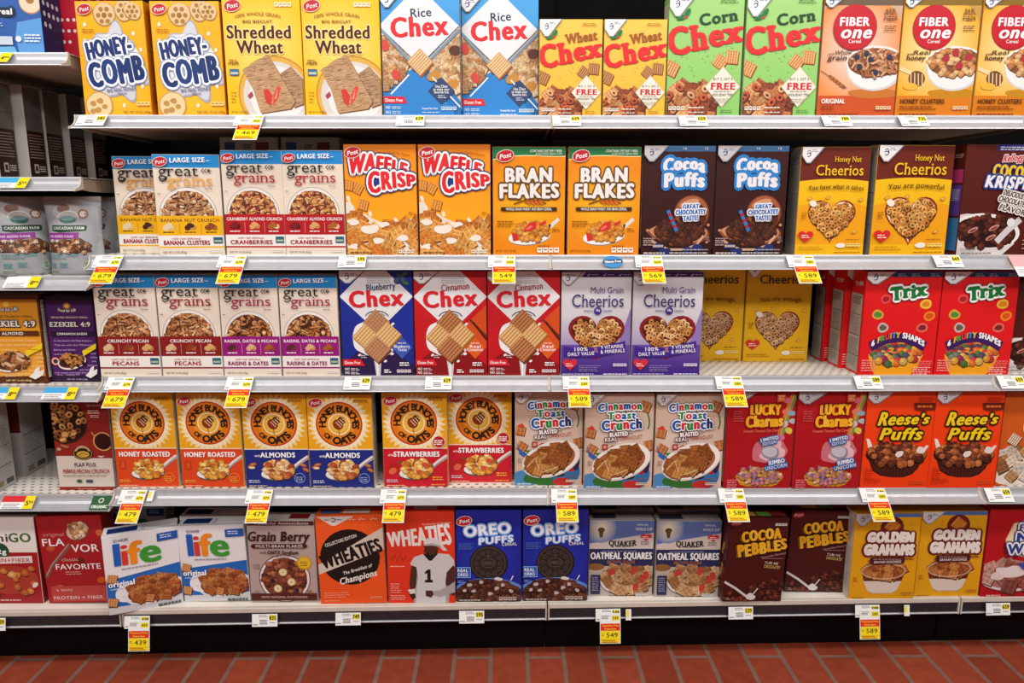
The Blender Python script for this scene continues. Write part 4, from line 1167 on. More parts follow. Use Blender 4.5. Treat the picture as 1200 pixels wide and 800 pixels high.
def toastsquares(a):
    a.bg('#cdb09c', '#d5b8a4'); a.glow(52, 50, 62, 40, '#ead8ca', '#cfb29e')
    a.ring(78, 26, 16, 24, 2.4, '#3a7a3c', 20, -60, 60); a.ring(74, 24, 16, 20, 1.4, '#2a2a30', 20, 40, 150)
    a.part('food_print')
    for x, y, t in ((8, 41, 12), (10, 58, 30), (95, 54, -12), (87, 13, 20)): a.biscuit(x, a.Y(y), 7 if x < 20 else 7.6, lin('#b9703c'), lin('#6a3214'), lin('#d9a06a'), t, 2e-5, 3)
    for p, c in (([(2, 52), (6, 60), (12, 64), (20, 66), (14, 70), (6, 66)], '#2c62b0'), ([(14, 62), (26, 62), (34, 64), (22, 67)], '#2f7a34'), ([(26, 60), (40, 54), (46, 54), (34, 60)], '#b8242c'), ([(3, 36), (10, 33), (14, 36), (10, 38)], '#d83a2c')): a.P(p, c)
    a.splat(12, 94, 24, 15, 7, '#4a86b8', .18, 4); a.splat(46, 92, 34, 14, 9, '#2f6a2c', .2, 7); a.splat(76, 84, 20, 22, 8, '#2f6fa8', .2, 5); a.splat(84, 76, 9, 12, 7, '#a8242c', .2, 5); a.splat(70, 96, 16, 6, 7, '#b92c28', .2, 6); a.splat(90, 72, 6, 16, 6, '#2a2048', .2, 6); a.splat(56, 88, 16, 4, 6, '#20301c', .2, 2)
    a.E(54, 72, 45, 27, '#d9cdc6', 18); a.E(54, 71, 44, 26, '#f2ece6', 18); a.E(52, 72.5, 39, 22, '#a8643c', 18)
    a.pcs(lambda x, y: a.in_ell(50, 71.5, 33, 18)(x, y - (x - 50) * -.28) or (abs(x - 58) < 12 and a.Y(56) < y < a.Y(68)), (14, 54, 86, 88), 'sq', 6.8, ('#a8642c', '#8f5022', '#c08848'), 34, 5, '#4a200c', .46)
    a.L([(18, 80), (30, 70), (36, 82)], 1.6, '#e6c08c'); a.L([(40, 86), (64, 80)], 1.6, '#e0b47c')
    a.part('title_lettering')
    B1, G1, R1, K1 = '#1f5cb0', '#2a8a3c', '#d82c34', '#23306a'
    o = [('#fff', 1.6), ('#2a2430', 2.3)]
    a.T('Cinnamon', 50, 13.5, 62, 11, [B1, '#2c6cc0', R1, G1, R1, B1, R1, G1], .09, o, rot=3, arc=2, bounce=.02); a.T('Toast', 53, 22, 40, 10.5, [G1, R1, B1, G1, B1], .09, o, rot=2, bounce=.02); a.T('Crunch', 53, 31.5, 57, 14.5, [B1, R1, G1, R1, B1, K1], .09, o, rot=3, bounce=.03)
    a.part('small_print')
    a.T('BLASTED', 49, 41.5, 26, 6, '#fff', .06, [('#6a3c34', 1.4)], rot=5); a.T('with', 66, 40.5, 7, 3, '#6a3c34', .03); a.T('REAL', 38, 47, 18, 5.4, '#fff', .06, [('#6a3c34', 1.2)], rot=5); a.T('CINNADUST', 67, 45, 34, 5.4, '#a83c2c', .05, rot=7)
    a.R(25, 52, 33, 58, '#a8342c'); a.R(27, 53.5, 31, 56.5, '#d8a890'); a.nutri(76, 93, 20, '#d8c4b4', '#5a4438'); a.fine(76, 88, 96, 2, '#7a6458'); a.fine(3, 97, 24, 1, '#dfe8f0', 1.6); a.fine(4, 70, 11, 3, '#8a7466')
    a.gmtab(28, 11, '#d8cfca', '#9a8a80')

def marshmallow(a):
    a.bg('#b6131c', '#a81019')
    a.part('food_print')
    tr = [(97, 3), (92, 14), (88, 24), (84, 34), (80, 46)]
    a.L(tr, 9, '#d9a02c'); a.L([(x + 2.6, y) for x, y in tr], 3.2, '#5a9a5c'); a.L([(x - 2.4, y) for x, y in tr], 2.6, '#d8703c')
    for x, y, c in ((87, 9, '#e06a90'), (87, 20, '#d87a5c'), (95, 22, '#8aa8b0'), (97, 30, '#b0b8b8'), (85, 33, '#c8c0c0'), (92, 40, '#d9c84c'), (82, 47, '#e06a90')): a.splat(x, y, 5.4, 4.6, 6, c, .22, int(y))
    a.splat(71, 61, 26, 24, 14, '#c8707c', .3, 4); a.splat(70, 61, 18, 15, 12, '#e6b8bc', .25, 5); a.splat(68, 62, 14, 12, 6, '#8f8a94', .25, 3); a.splat(67, 61, 11.5, 9.5, 6, '#c4c0c8', .25, 3)
    a.P([(17, 88), (88, 88), (80, 96), (72, 98), (34, 98), (24, 96)], '#c98f1f'); a.E(53, 88, 35.5, 13, '#d9a83c'); a.E(52, 87, 33, 12, '#7a4424')
    a.pcs(a.in_ell(52, 86, 32, 14.5), (20, 78, 86, 96), 'flk', 4.2, ('#c9945c', '#b57a44', '#dcb48c', '#c0707c', '#8a6a8c'), 70, 6, '#5a2c18', .4)
    a.part('title_lettering')
    a.T('LUCKY', 56, 18, 43, 15, ['#f0a81c', '#f4ba2a'], .1, [('#7a1010', 1.6)], bounce=.03, rot=1); a.T('Charms', 55, 29.6, 53, 16.5, ['#f2ac20', '#f6bd34'], .09, [('#7a1010', 1.6)], bounce=.02, rot=2)
    a.T('Frosted Toasted Oat Cereal', 52, 39.5, 55, 4.4, '#e8745c', .02, ital=.2, rot=2)
    a.part('small_print')
    o = [('#2c5a9c', 1.7)]
    a.T('LIMITED', 64, 48, 26, 5.6, '#e6eaf2', .06, o, rot=12); a.T('EDITION', 64, 52, 20, 4.4, '#e6eaf2', .06, o, rot=12); a.T('JUMBO', 76, 71.5, 24, 6.4, '#e6eaf2', .07, o, rot=12); a.T('UNICORN', 76, 76.6, 32, 5.4, '#e6eaf2', .06, o, rot=12)
    a.R(71, 1.6, 83, 10, '#d8541c'); a.fine(73, 3.4, 82, 3, '#f3c8a0', 1.2, 2.8); a.fine(8, 19, 24, 5, '#c8605c', 1.2, 3.6); a.fine(4, 90, 22, 4, '#e2707c', 2.2, 3.6)
    a.gmtab(40, 11, '#c9c6c8')

def peanutpuffs(a):
    a.bg('#f4450e', '#ee3c0a')
    a.part('food_print')
    for p in ([(3, 48), (8, 49), (13, 56), (22, 57), (32, 51), (42, 57), (62, 60), (74, 55), (86, 60), (94, 55), (97, 56), (88, 66), (10, 66)],): a.P(p, '#efe2da')
    cup = [(4, 61), (94, 64), (84, 80), (76, 86), (64, 89), (44, 89), (28, 87), (16, 82)]
    a.P(cup, '#3a1410')
    for k in range(15):
        t = k / 14; a.L([(8 + 84 * t, 66 + 4 * math.sin(math.pi * t)), (22 + 56 * t, 82 + 6 * math.sin(math.pi * t))], 1.0, '#5a2418')
    a.E(49, 66, 45, 17, '#2a0d0a', -2)
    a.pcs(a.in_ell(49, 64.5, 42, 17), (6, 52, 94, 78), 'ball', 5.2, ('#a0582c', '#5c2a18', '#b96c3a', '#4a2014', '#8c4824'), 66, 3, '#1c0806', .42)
    a.splat(53, 64.5, 7, 5, 7, '#e8dcd4', .3, 4); a.splat(84, 60, 7, 5, 7, '#e8dcd4', .3, 6)
    a.part('title_lettering')
    a.T("Reese's", 54, 27.5, 72, 17, '#f7d31a', .06, [('#2c1408', 2.6)], ital=.28, rot=0, grow=-.35); a.T('Puffs', 52, 43, 60, 17.5, '#f7d31a', .06, [('#2c1408', 2.6)], ital=.28)
    a.part('small_print')
    a.P([(68, 11), (99, 11), (100, 18), (80, 19), (70, 18)], '#6a1f10'); a.fine(73, 13.6, 96, 1, '#e0702c', 3); a.fine(74, 5, 98, 3, '#b92c08', 1.2, 2.8); a.fine(4, 79, 18, 5, '#b02c08', 1.2, 3.6); a.fine(4, 90, 30, 3, '#b02c08', 1.2, 3); a.nutri(73, 92, 24, '#d8501c', '#8c1c04')
    a.gmtab(36, 11, '#dedbdc')

def orangewheat(a):
    a.bg('#d4601c', '#c9561a'); a.R(32, 0, 100, 7, '#2b3a6c'); a.fine(36, 2.4, 90, 2, '#dfe4f0', 1.6, 3)
    a.part('food_print')
    a.splat(50, 78, 46, 24, 9, '#e8dfd6', .15, 4); a.E(50, 88, 60, 20, '#e6ded6')
    a.pcs(lambda x, y: True, (2, 58, 98, 92), 'sq', 8, ('#b98a5c', '#d8c8b4', '#a06a3c', '#e0d6c8'), 30, 4, '#5c3a20', .5)
    a.biscuit(20, a.Y(50), 8, lin('#c9a47c'), lin('#6a4020'), lin('#f0e4d4'), 30, 2e-5, 5)
    a.part('title_lettering')
    a.splat(66, 36, 38, 28, 8, '#f3dcae', .08, 4); a.T('MINI', 66, 29, 52, 13, '#f4f2f4', .08, [('#1c3474', 2.6)]); a.T('WHEATS', 70, 42, 72, 15, '#1c3474', .08, [('#f6f2ea', 2.0)])
    a.part('small_print'); a.fine(4, 66, 14, 3, '#f0b07c'); a.fine(4, 97, 40, 1, '#f3d0b0')

def flavorgo(a):
    a.bg('#a51d22', '#9c181e'); a.R(0, 0, 100, 40, '#e8e2dc')
    a.part('title_lettering'); a.T('ami', 44, 23, 34, 12, '#4a4238', .02); a.T('GO', 78, 23, 30, 13, '#4c6a34', .04)
    a.part('small_print')
    a.O(48, 39, 13, '#1f4a34'); a.T('12g', 48, 39, 17, 7, '#fff', .04); a.P([(10, 46), (92, 44), (92, 52), (10, 54)], '#e6d8d2'); a.T('PROTEIN+FIBER', 51, 49, 76, 5.4, '#a8202c', .04)
    a.part('food_print')
    a.E(58, 72, 40, 22, '#a83a2c')
    a.pcs(a.in_ell(58, 72, 40, 28), (18, 56, 98, 92), 'flk', 6.4, ('#c97c3c', '#b5602c', '#dca468'), 16, 4, '#6a1c10', .8)
    a.E(92, 78, 5, 3, '#e6d8d2', 40); a.fine(40, 95, 70, 1, '#e0b0a8', 2)

def flavorfav(a):
    a.bg('#a81e24', '#a01a20'); a.part('food_print')
    for x, y, c in ((16, 36, '#b9502c'), (70, 42, '#8c2c20'), (96, 20, '#c9603c'), (88, 74, '#c9541c'), (20, 82, '#c06050'), (60, 51, '#6a1c18')): a.splat(x, y, 7, 5, 6, c, .25, x)
    a.L([(2, 70), (14, 56), (46, 33)], 6, '#7a5048'); a.L([(3, 67), (15, 54), (46, 31)], 1.6, '#b0908a')
    a.E(62, 17, 19, 14.5, '#7a4a40', 25); a.E(62, 16.6, 18, 13.4, '#d3b49c', 25)
    a.pcs(a.in_ell(62, 15.8, 15, 13), (46, 5, 80, 28), 'flk', 5, ('#c99c70', '#e0c09c', '#a8744c'), 20, 3, '#6a3c24', .5)
    a.R(6, 80, 100, 98, '#b9433f')
    a.part('title_lettering')
    a.T('original', 24, 20, 32, 5.6, '#d88c88', .0); a.T('FLA', 22, 29, 34, 11.5, '#f3ebe8', .02); a.T('VOR', 70, 36.5, 42, 12, '#f3ebe8', .02); a.T('classic', 44, 49, 26, 5.6, '#e0a8a2', 0); a.T('FAVORITE', 55, 57.5, 70, 8.6, '#f3ebe8', .02)
    a.part('small_print')
    a.fine(34, 63, 64, 2, '#d88c88', 1.6, 3.4); a.T('a tasty', 28, 84, 26, 4.4, '#e0b0ac'); a.T('PROTEIN + FIBER', 48, 93.5, 78, 5, '#e6c4c0', .02)

def lifebox(a):
    a.bg('#e9e6e8'); a.P([(0, 56), (100, 46), (100, 100), (0, 100)], '#1f66b8'); a.P([(0, 91), (60, 92), (100, 88), (100, 100), (0, 100)], '#cfcdd0')
    a.part('food_print')
    a.splat(62, 75, 46, 22, 14, '#eceaee', .2, 4); a.P([(18, 78), (99, 72), (94, 88), (82, 95), (52, 97), (30, 92)], '#c9c6cc'); a.E(62, 77, 42, 20, '#e6e3e8', 8); a.E(63, 76.5, 37, 16, '#7a3418', 8)
    a.pcs(a.in_ell(63, 74, 34, 19), (26, 58, 98, 88), 'sq', 5.6, ('#a85c2c', '#8c4420', '#bf7a44', '#9a4e24'), 60, 4, '#4a1c0a', .44)
    for x, y in ((8, 54), (6, 84)): a.biscuit(x, a.Y(y), 6.4, lin('#c9844c'), lin('#6a3414'), lin('#e0ac7c'), 15, 2e-5, 4)
    a.part('title_lettering')
    a.z += DZ
    for t, x, w, h, c in (('l', 17.5, 7.4, 34, '#1f5cb4'), ('i', 27.5, 7.4, 33, '#d8382c'), ('f', 41, 17, 34, '#ee8a1c'), ('e', 61.5, 25, 36, '#3c9a34')): a.T(t, x, 24.5 if t != 'i' else 25, w, h, c, .02 if t in 'li' else .045, rot=0)
    a.part('small_print')
    a.T('QUAKER', 24, 6.5, 20, 4, '#1c2a5c', .04); a.fine(22, 42.5, 72, 1, '#9a9aa4', 2); a.T('original', 20, 61, 34, 8.4, '#fff', .035); a.P([(72, 5), (100, 4), (100, 14), (72, 15)], '#1f55a8'); a.fine(76, 7, 96, 2, '#c8d8ee', 1.6, 3.4); a.T('multigrain', 13, 67, 16, 3, '#cfe0f4'); a.fine(66, 96, 98, 1, '#5a5a60', 4)

def berrygrain(a):
    a.bg('#b9a59f', '#b39c95'); a.R(0, 0, 100, 5.4, '#54211c'); a.T('Powerful Antioxidants', 52, 2.7, 80, 3.8, '#e8dcd8', .03)
    a.part('food_print')
    a.O(52, 70, 39, '#5a2c24'); a.O(52, 70, 37.6, '#e6dcd8'); a.O(52, 70, 34, '#7a4030')
    a.pcs(a.in_ell(52, 70, 32, 32), (18, 48, 86, 94), 'flk', 6, ('#8c4a30', '#6a3020', '#a86244', '#54261a'), 60, 4, '#341410', .42)
    for x, y in ((62, 74), (41, 82), (50, 62)): a.O(x, y, 6.2, '#d9c08c'); a.O(x, y, 4.2, '#e9d8a8'); a.O(x, y, 1.2, '#8c6a3c')
    for x, y in ((34, 72), (70, 84), (47, 92)): a.O(x, y, 3, '#22202c')
    a.star(83, 50.5, 12.5, 9.6, 18, '#d9a51c'); a.O(83, 50.5, 8.4, '#e6b82c'); a.fine(77, 49, 89, 3, '#6a4a10', 1.2, 2.8)
    a.R(0, 88, 100, 97, '#54211c'); a.T('WITH NATURAL FLAVONOIDS', 50, 92.6, 70, 3, '#cfb4ac', .02)
    a.part('title_lettering')
    a.T('Grain Berry', 46, 18, 92, 15, '#3c1a16', .03, ital=.16, serif=.045)
    a.P([(7, 27), (86, 27), (90, 29.6), (86, 32.4), (7, 32.4), (4, 29.6)], '#4a1c18'); a.T('MULTI-BRAN FLAKES', 47, 29.8, 70, 4.4, '#e6d8d4', .04); a.T('with', 22, 37.4, 10, 4, '#3c1a16', .02); a.T('ONYX Sorghum', 52, 37.4, 46, 6, '#3c1a16', .035)
    a.part('small_print'); a.fine(34, 42, 62, 1, '#6a4a44'); a.fine(6, 52, 18, 3, '#6a4a44', 1, 3); a.R(86, 84, 92, 88, '#8c6a3c'); a.fine(6, 84, 14, 2, '#8a7068')

def orangeblock(a):
    a.bg('#ee5a20', '#e8541c'); a.P([(2, 1), (58, 1), (30, 11), (24, 11)], '#e0d6ce'); a.P([(98, 16), (98, 30), (70, 36)], '#d8cabc')
    a.part('badge_print')
    a.O(48.5, 47, 45, '#191312'); a.P([(0, 55), (0, 66), (100, 39), (100, 14)], '#d6c6b6')
    a.T('COLLECTORS EDITION', 36, 28, 50, 5, '#efe6dc', .02, rot=18); a.T('The Breakfast of', 58, 61, 46, 5, '#efe6dc', .02, rot=16, ital=.2); a.T('Champions', 58, 70, 58, 10, '#efe6dc', .03, rot=14, ital=.25)
    a.part('title_lettering'); a.T('WHEATIES', 50, 43, 94, 21, '#191312', .05, rot=17)
    a.part('small_print')
    a.ring(27, 4.6, 3.4, 3.4, 1.2, '#2a2a60', 0, -150, 150); a.fine(14, 4, 22, 1, '#6a6a80'); a.fine(32, 4, 40, 1, '#6a6a80')
    for x in (50, 64, 82): a.L([(x, 4), (x + 2, 5.2), (x + 5, 2.4)], 1, '#f3d8c8'); a.fine(x + 5, 4, x + 12, 1, '#f3d0b8')
    a.fine(6, 87, 46, 3, '#f3a07c', 1.2, 3.4); a.fine(6, 96, 30, 1, '#f3a07c', 1.2); a.nutri(76, 92, 20, '#f08a5c', '#c0401c')

def playerbox(a):
    a.bg('#e23c20', '#dc341c')
    a.part('title_lettering')
    for i, ch in enumerate('WHEATIES'): pass
    a.T('WHEATIES', 48, 27, 92, 27, '#efe6e2', .03, rot=6, grow=.45)
    a.part('player_picture')
    sk, sd, je, js = '#4a2a20', '#351c16', '#cfcaca', '#a8a2a4'
    a.P([(38, 100), (40, 78), (44, 62), (92, 62), (94, 80), (90, 100)], js); a.P([(41, 100), (43, 80), (48, 62), (86, 62), (86, 100)], je)
    a.P([(36, 59), (34, 56), (40, 49), (52, 46), (76, 45), (92, 46), (99, 52), (100, 60), (98, 68), (86, 72), (84, 86), (48, 86), (46, 74), (43, 62)], je)
    a.P([(53, 45.5), (62, 53), (66, 53), (76, 45)], '#1c1816'); a.P([(36, 58), (34, 66), (32, 78), (33, 84), (39, 86), (42, 80), (44, 66), (43, 60)], sk)
    a.P([(98, 58), (100, 60), (100, 92), (92, 90), (86, 78), (88, 66)], sk); a.P([(100, 76), (92, 80), (76, 86), (60, 87), (62, 91), (78, 93), (100, 88)], js)
    a.P([(56, 86), (66, 86), (68, 90), (64, 94), (56, 92)], sk); a.P([(29, 85), (40, 84), (41, 90), (34, 91)], '#d8d2d0'); a.P([(31, 90), (40, 89), (41, 94), (36, 96)], sd)
    a.P([(57, 33), (72, 34), (76, 40), (74, 47), (66, 50), (60, 48), (57, 44), (54, 43.5), (56, 40), (54.6, 37)], sk); a.P([(56, 40.4), (60, 40.6), (60, 41.4), (56, 41.4)], sd); a.P([(58, 43), (64, 47), (70, 47), (74, 44), (74, 47), (66, 50), (60, 48)], '#1e120e')
    a.P([(55, 33), (60, 28.5), (70, 28), (79, 31), (84, 37), (90, 42), (84, 42), (76, 37), (66, 35), (55, 36)], '#dcd6d4'); a.P([(56, 35), (68, 34), (78, 36), (84, 40), (76, 37.6), (66, 36.4), (56, 36.8)], js)
    a.P([(55.5, 65.4), (60, 62.6), (64, 62.6), (64, 74), (67, 74), (67, 77), (55.5, 77), (55.5, 74), (59, 74), (59, 66.6), (55.5, 67.6)], '#151212')
    a.part('small_print')
    a.T('The Breakfast of Champions', 74, 12.5, 42, 2.6, '#f3c8b8', .01, rot=5); a.L([(6, 52), (12, 46), (14, 54), (20, 46), (24, 54), (28, 48)], .8, '#3a2420'); a.fine(4, 58.6, 26, 1, '#f3c0b0', 1.4); a.fine(4, 78, 20, 5, '#f0a494', 1.3, 3.4); a.fine(4, 91, 26, 3, '#f0a494', 1.3, 3)

def cookiepuffs(a):
    a.bg('#1c2aa0', '#18248e'); a.glow(50, 55, 50, 45, '#2236b4', '#1b289a')
    a.part('food_print')
    a.O(50, 58, 30, '#120d10'); a.O(49.6, 57.6, 29, '#2b2422'); a.ring(49.6, 57.6, 26.5, 26.5, 1.2, '#4f453e'); a.ring(49.6, 57.6, 11.5, 8, 1, '#5a5048')
    for k in range(12):
        t = k * math.pi / 6; a.quad(49.6 + 19 * math.cos(t), 57.6 + 19 * math.sin(t) * 100 / a.HU, 4.4, '#4a403a', 45 + math.degrees(t)); a.quad(49.6 + 19 * math.cos(t), 57.6 + 19 * math.sin(t) * 100 / a.HU, 2.4, '#2b2422', 45 + math.degrees(t))
    a.T('OREO', 49.6, 57.6, 17, 5, '#6a6058', .02); a.L([(49.6, 48), (49.6, 52.5)], 1, '#5a5048'); a.L([(45, 49.5), (54, 49.5)], 1, '#5a5048')
    a.E(50, 91, 58, 26, '#5a8ad0'); a.E(50, 92.4, 54, 23.5, '#20306c')
    pile = a.in_ell(48, 95, 50, 30)
    a.E(48, 95, 52, 31, '#3a1c16')
    a.pcs(pile, (0, 73, 98, 99), 'ball', 5, ('#4a261c', '#5c3022', '#3a1a14', '#6a3a28'), 75, 3, '#180806', .4)
    for x, y in ((38, 78), (72, 81), (12, 87), (26, 88), (84, 88), (52, 91), (62, 85), (20, 81)): a.splat(x, y, 3.4, 2.8, 6, '#bfb2ae', .3, x)
    a.L([(84, 76), (88, 71)], 1.6, '#e6e0e0'); a.splat(66, 74.5, 7, 3, 6, '#dcd4d4', .4, 3)
    a.part('title_lettering')
    a.T('OREO', 48, 20.5, 70, 17, '#f2f2f8', .06, [('#6aa0e8', 2.2), ('#10206c', 3.4)], rot=5); a.T('PUFFS', 61, 31.5, 52, 10, '#f2f2f8', .06, [('#6aa0e8', 1.4)], rot=6, ital=.1); a.T('CEREAL', 82, 36, 23, 4.6, '#f2f2f8', .05, rot=3)
    a.part('small_print')
    a.R(0, 61, 22, 73, '#8ab0e4'); a.R(0, 61.8, 21, 72.2, '#1f5ab4'); a.T('REAL', 10, 64.8, 16, 5, '#fff', .05); a.T('OREO', 10, 69.4, 16, 5, '#fff', .05)
    a.fine(4, 35, 28, 4, '#4a78c8', 1.1, 3); a.nutri(66, 94, 30, '#b9a8a4', '#3a241c'); a.fine(4, 97, 38, 1, '#c8b8b4', 1.8); a.fine(2, 76, 14, 2, '#7aa0dc')
    a.post(13, 11, 23)

def oatsquares(a):
    a.bg('#cfc2ba'); a.P([(0, 0), (100, 0), (100, 16), (0, 30)], '#5a70aa'); a.glow(18, 10, 24, 24, '#f6ecc8', '#6c80b0'); a.E(18, 12, 5.4, 4, '#5c4a2c'); a.P([(14, 13), (22, 13), (20, 22), (16, 22)], '#5c4a2c')
    a.R(0, 37, 100, 60, '#272c54')
    a.part('food_print')
    a.R(0, 60, 100, 100, '#b9aba2'); a.E(10, 61, 14, 6, '#8c5c34'); a.E(59, 81, 42, 25, '#8a7a78'); a.E(59, 79.5, 41, 24, '#e3dcd8'); a.E(59, 79, 37, 20, '#8a5a38')
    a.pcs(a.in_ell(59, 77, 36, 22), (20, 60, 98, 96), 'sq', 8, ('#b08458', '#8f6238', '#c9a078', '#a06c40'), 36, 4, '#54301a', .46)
    for x, y in ((36, 68), (70, 66), (84, 77), (74, 88), (90, 72)): a.E(x, y, 7, 4.4, '#b93c34', x)
    a.part('logo')
    a.T('QUAKER', 52, 28.5, 43, 9, '#1b1716', .03, arc=-2, serif=.05); a.fine(44, 33, 62, 1, '#4a4440', 1); a.heart(88, 22, 18, 12, '#c9303a'); a.fine(82, 20.4, 94, 2, '#f3d0cc', 1.2, 2.6)
    a.part('title_lettering')
    a.T('OATMEAL SQUARES', 50, 45.8, 95, 11, '#f1eef0', .045); a.T('BROWN SUGAR', 50, 54, 44, 5.4, '#a86c50', .03); a.fine(20, 39, 76, 1, '#8a8cb0', 1.4)
    a.part('small_print')
    a.T('OFFICIAL', 82, 5, 18, 3, '#dfe4f0', .02); a.T('WORLD CUP', 84, 10.5, 26, 4.4, '#eef0f8', .04); a.fine(80, 26.5, 94, 3, '#6a605c', 1, 2.4); a.R(3, 71, 18, 97, '#2a2c4c'); a.fine(5, 74, 16, 7, '#9a9cb8', 1.4, 3.6); a.nutri(74, 95.5, 22, '#d8d0cc', '#5a504c'); a.fine(32, 98.6, 60, 1, '#5a504c')

def pebbles(a):
    a.bg('#4a1210', '#42100e')
    a.part('food_print')
    pile = [(0, 96), (14, 86), (30, 90), (50, 80), (70, 76), (90, 74), (100, 78), (100, 100), (0, 100)]
    a.P(pile, '#33100c'); a.pcs(a.in_poly(pile), (0, 74, 100, 100), 'flk', 4.4, ('#5a2416', '#6f3020', '#43160e'), 60, 4, '#200806', .42)
    a.L([(0, 76), (20, 84), (44, 96)], 4, '#cfc6c4'); a.splat(48, 94, 7, 5, 7, '#d8cfcc', .4, 5); a.L([(50, 92), (58, 84)], 2, '#d8cfcc')
    a.part('title_lettering')
    a.T('COCOA', 55, 19.5, 64, 17.5, ['#e6a41c', '#eeb42c'], .1, [('#2a0a08', 1.8)], rot=7, bounce=.03, sh=(-2, 1.6, '#8c5a10')); a.T('PEBBLES', 58, 34.5, 80, 19, ['#e6a41c', '#eeb42c'], .1, [('#2a0a08', 1.8)], rot=10, bounce=-.03, sh=(-2, 1.6, '#8c5a10'), grow=-.2)
    a.part('small_print')
    a.T('Chocolate Flavored', 78, 43.5, 42, 3.2, '#b08a88', .01, rot=12); a.fine(60, 47, 96, 1, '#9a7470', 1.2); a.T('YUM ME', 76, 53, 24, 4.6, '#c9b49c', .03, rot=-6); a.T('CHOCOLATEY', 78, 57.5, 28, 5, '#d8b86c', .04, rot=-6)
    a.nutri(76, 5.2, 22, '#cfc4c0', '#54241c'); a.fine(4, 95, 12, 2, '#b09088'); a.part('logo'); a.E(10, 5, 10, 6, '#8c1c20', 12); a.T('Post', 10, 5, 14, 5, '#d8a8a0', .03, ital=.25, rot=10)

def goldengraham(a):
    a.bg('#e2a414', '#dc9c12'); a.R(30, 0, 100, 4.4, '#4a6ca8')
    r = random.Random(3); a.z += DZ
    for i in range(50):
        x, y = r.uniform(2, 98), r.uniform(8, 96); a.poly_u([(x, a.Y(y)), (x + 3, a.Y(y) + 1), (x + 2, a.Y(y) + 3.6), (x - 1, a.Y(y) + 2.6)], '#d3920f', True)
    a.part('food_print')
    a.P([(16, 66), (84, 66), (74, 90), (66, 94), (36, 94), (27, 90)], '#b9a08c'); a.P([(20, 78), (80, 78), (73, 90), (66, 93), (36, 93), (28, 90)], '#d8cabc'); a.E(50, 67, 34, 13, '#8c5c3c'); a.P([(18, 70), (82, 70), (80, 79), (21, 79)], '#6a2f1c')
    a.pcs(a.in_ell(50, 65.5, 32, 13), (18, 56, 82, 78), 'sq', 6.6, ('#a8602c', '#8c4820', '#c07c40'), 34, 4, '#4a200e', .45)
    a.ring(50, 67, 34, 13.5, 1.2, '#d8c0a8')
    a.part('logo')
    a.O(57, 16, 17.5, '#6a1c20'); a.biscuit(57, a.Y(14.5), 9, lin('#c97a24'), lin('#8c4a10'), lin('#dc9440'), 38, 2e-5, 2)
    a.part('title_lettering')
    o = [('#f3e6d8', 1.0), ('#6a1c20', 4.2)]
    a.T('GOLDEN', 56, 28, 68, 15, '#ece4de', .09, o, arc=1); a.T('GRAHAMS', 55, 41.5, 74, 15, '#ece4de', .09, o)
    a.P([(27, 50.5), (80, 49.5), (80, 56.5), (70, 58), (32, 59), (28, 58)], '#4a161a'); a.fine(32, 52, 76, 1, '#a8807c', 1.4); a.T('GRAHAM GOODNESS', 54, 55.6, 42, 3.8, '#f0e2dc', .05, rot=1)
    a.part('small_print'); a.fine(80, 51.6, 95, 1, '#8c2c1c', 2); a.fine(4, 74, 11, 3, '#8c5c10'); a.fine(4, 97.5, 24, 1, '#8c5c10'); a.nutri(80, 91, 18, '#c88a20', '#7a4c08')
    a.gmtab(32, 13, '#cfcccf')

def frostedwheat(a):
    a.bg('#b8141e', '#b0121b')
    a.part('food_print')
    a.splat(36, 44, 16, 18, 7, '#8c1018', .15, 4); a.E(42, 80, 47, 19, '#6a0c12'); a.E(42, 79, 46, 18.4, '#dccac6'); a.E(42, 78.4, 42, 15.5, '#a8706c')
    a.pcs(a.in_ell(42, 74, 38, 20), (4, 62, 84, 90), 'sq', 9, ('#a8685c', '#c09084', '#8c4c40'), 22, 4, '#5a2420', .5)
    a.splat(38, 70, 18, 8, 9, '#e6d8d4', .3, 5); a.splat(20, 76, 8, 5, 7, '#e0ccc8', .3, 5)
    a.part('title_lettering')
    a.P([(32, 16), (48, 12), (96, 12), (98, 50), (60, 55), (29, 51), (24, 34)], '#e6cc98'); a.P([(34, 17.2), (49, 13.4), (94, 13.4), (96, 48.6), (60, 53.4), (31, 49.6), (26.4, 34)], '#efdcb4')
    o = [('#f3eef0', 2.4), ('#23356c', 4.2)]
    a.T('Frosted', 61, 20.5, 40, 9, '#23428c', .05, o); a.T('Mini', 61, 32, 44, 15, '#23428c', .06, o, rot=2); a.T('Wheats', 61, 43.5, 66, 13.5, '#23428c', .05, o, rot=2)
    a.part('small_print'); a.P([(44, 62), (60, 56), (100, 54), (100, 66), (52, 68)], '#3a4ca0'); a.fine(56, 58, 98, 3, '#cfd4ec', 1.8, 4); a.E(72, 11, 14, 5, '#8c1018'); a.fine(6, 97, 26, 1, '#e6a8a0', 3)

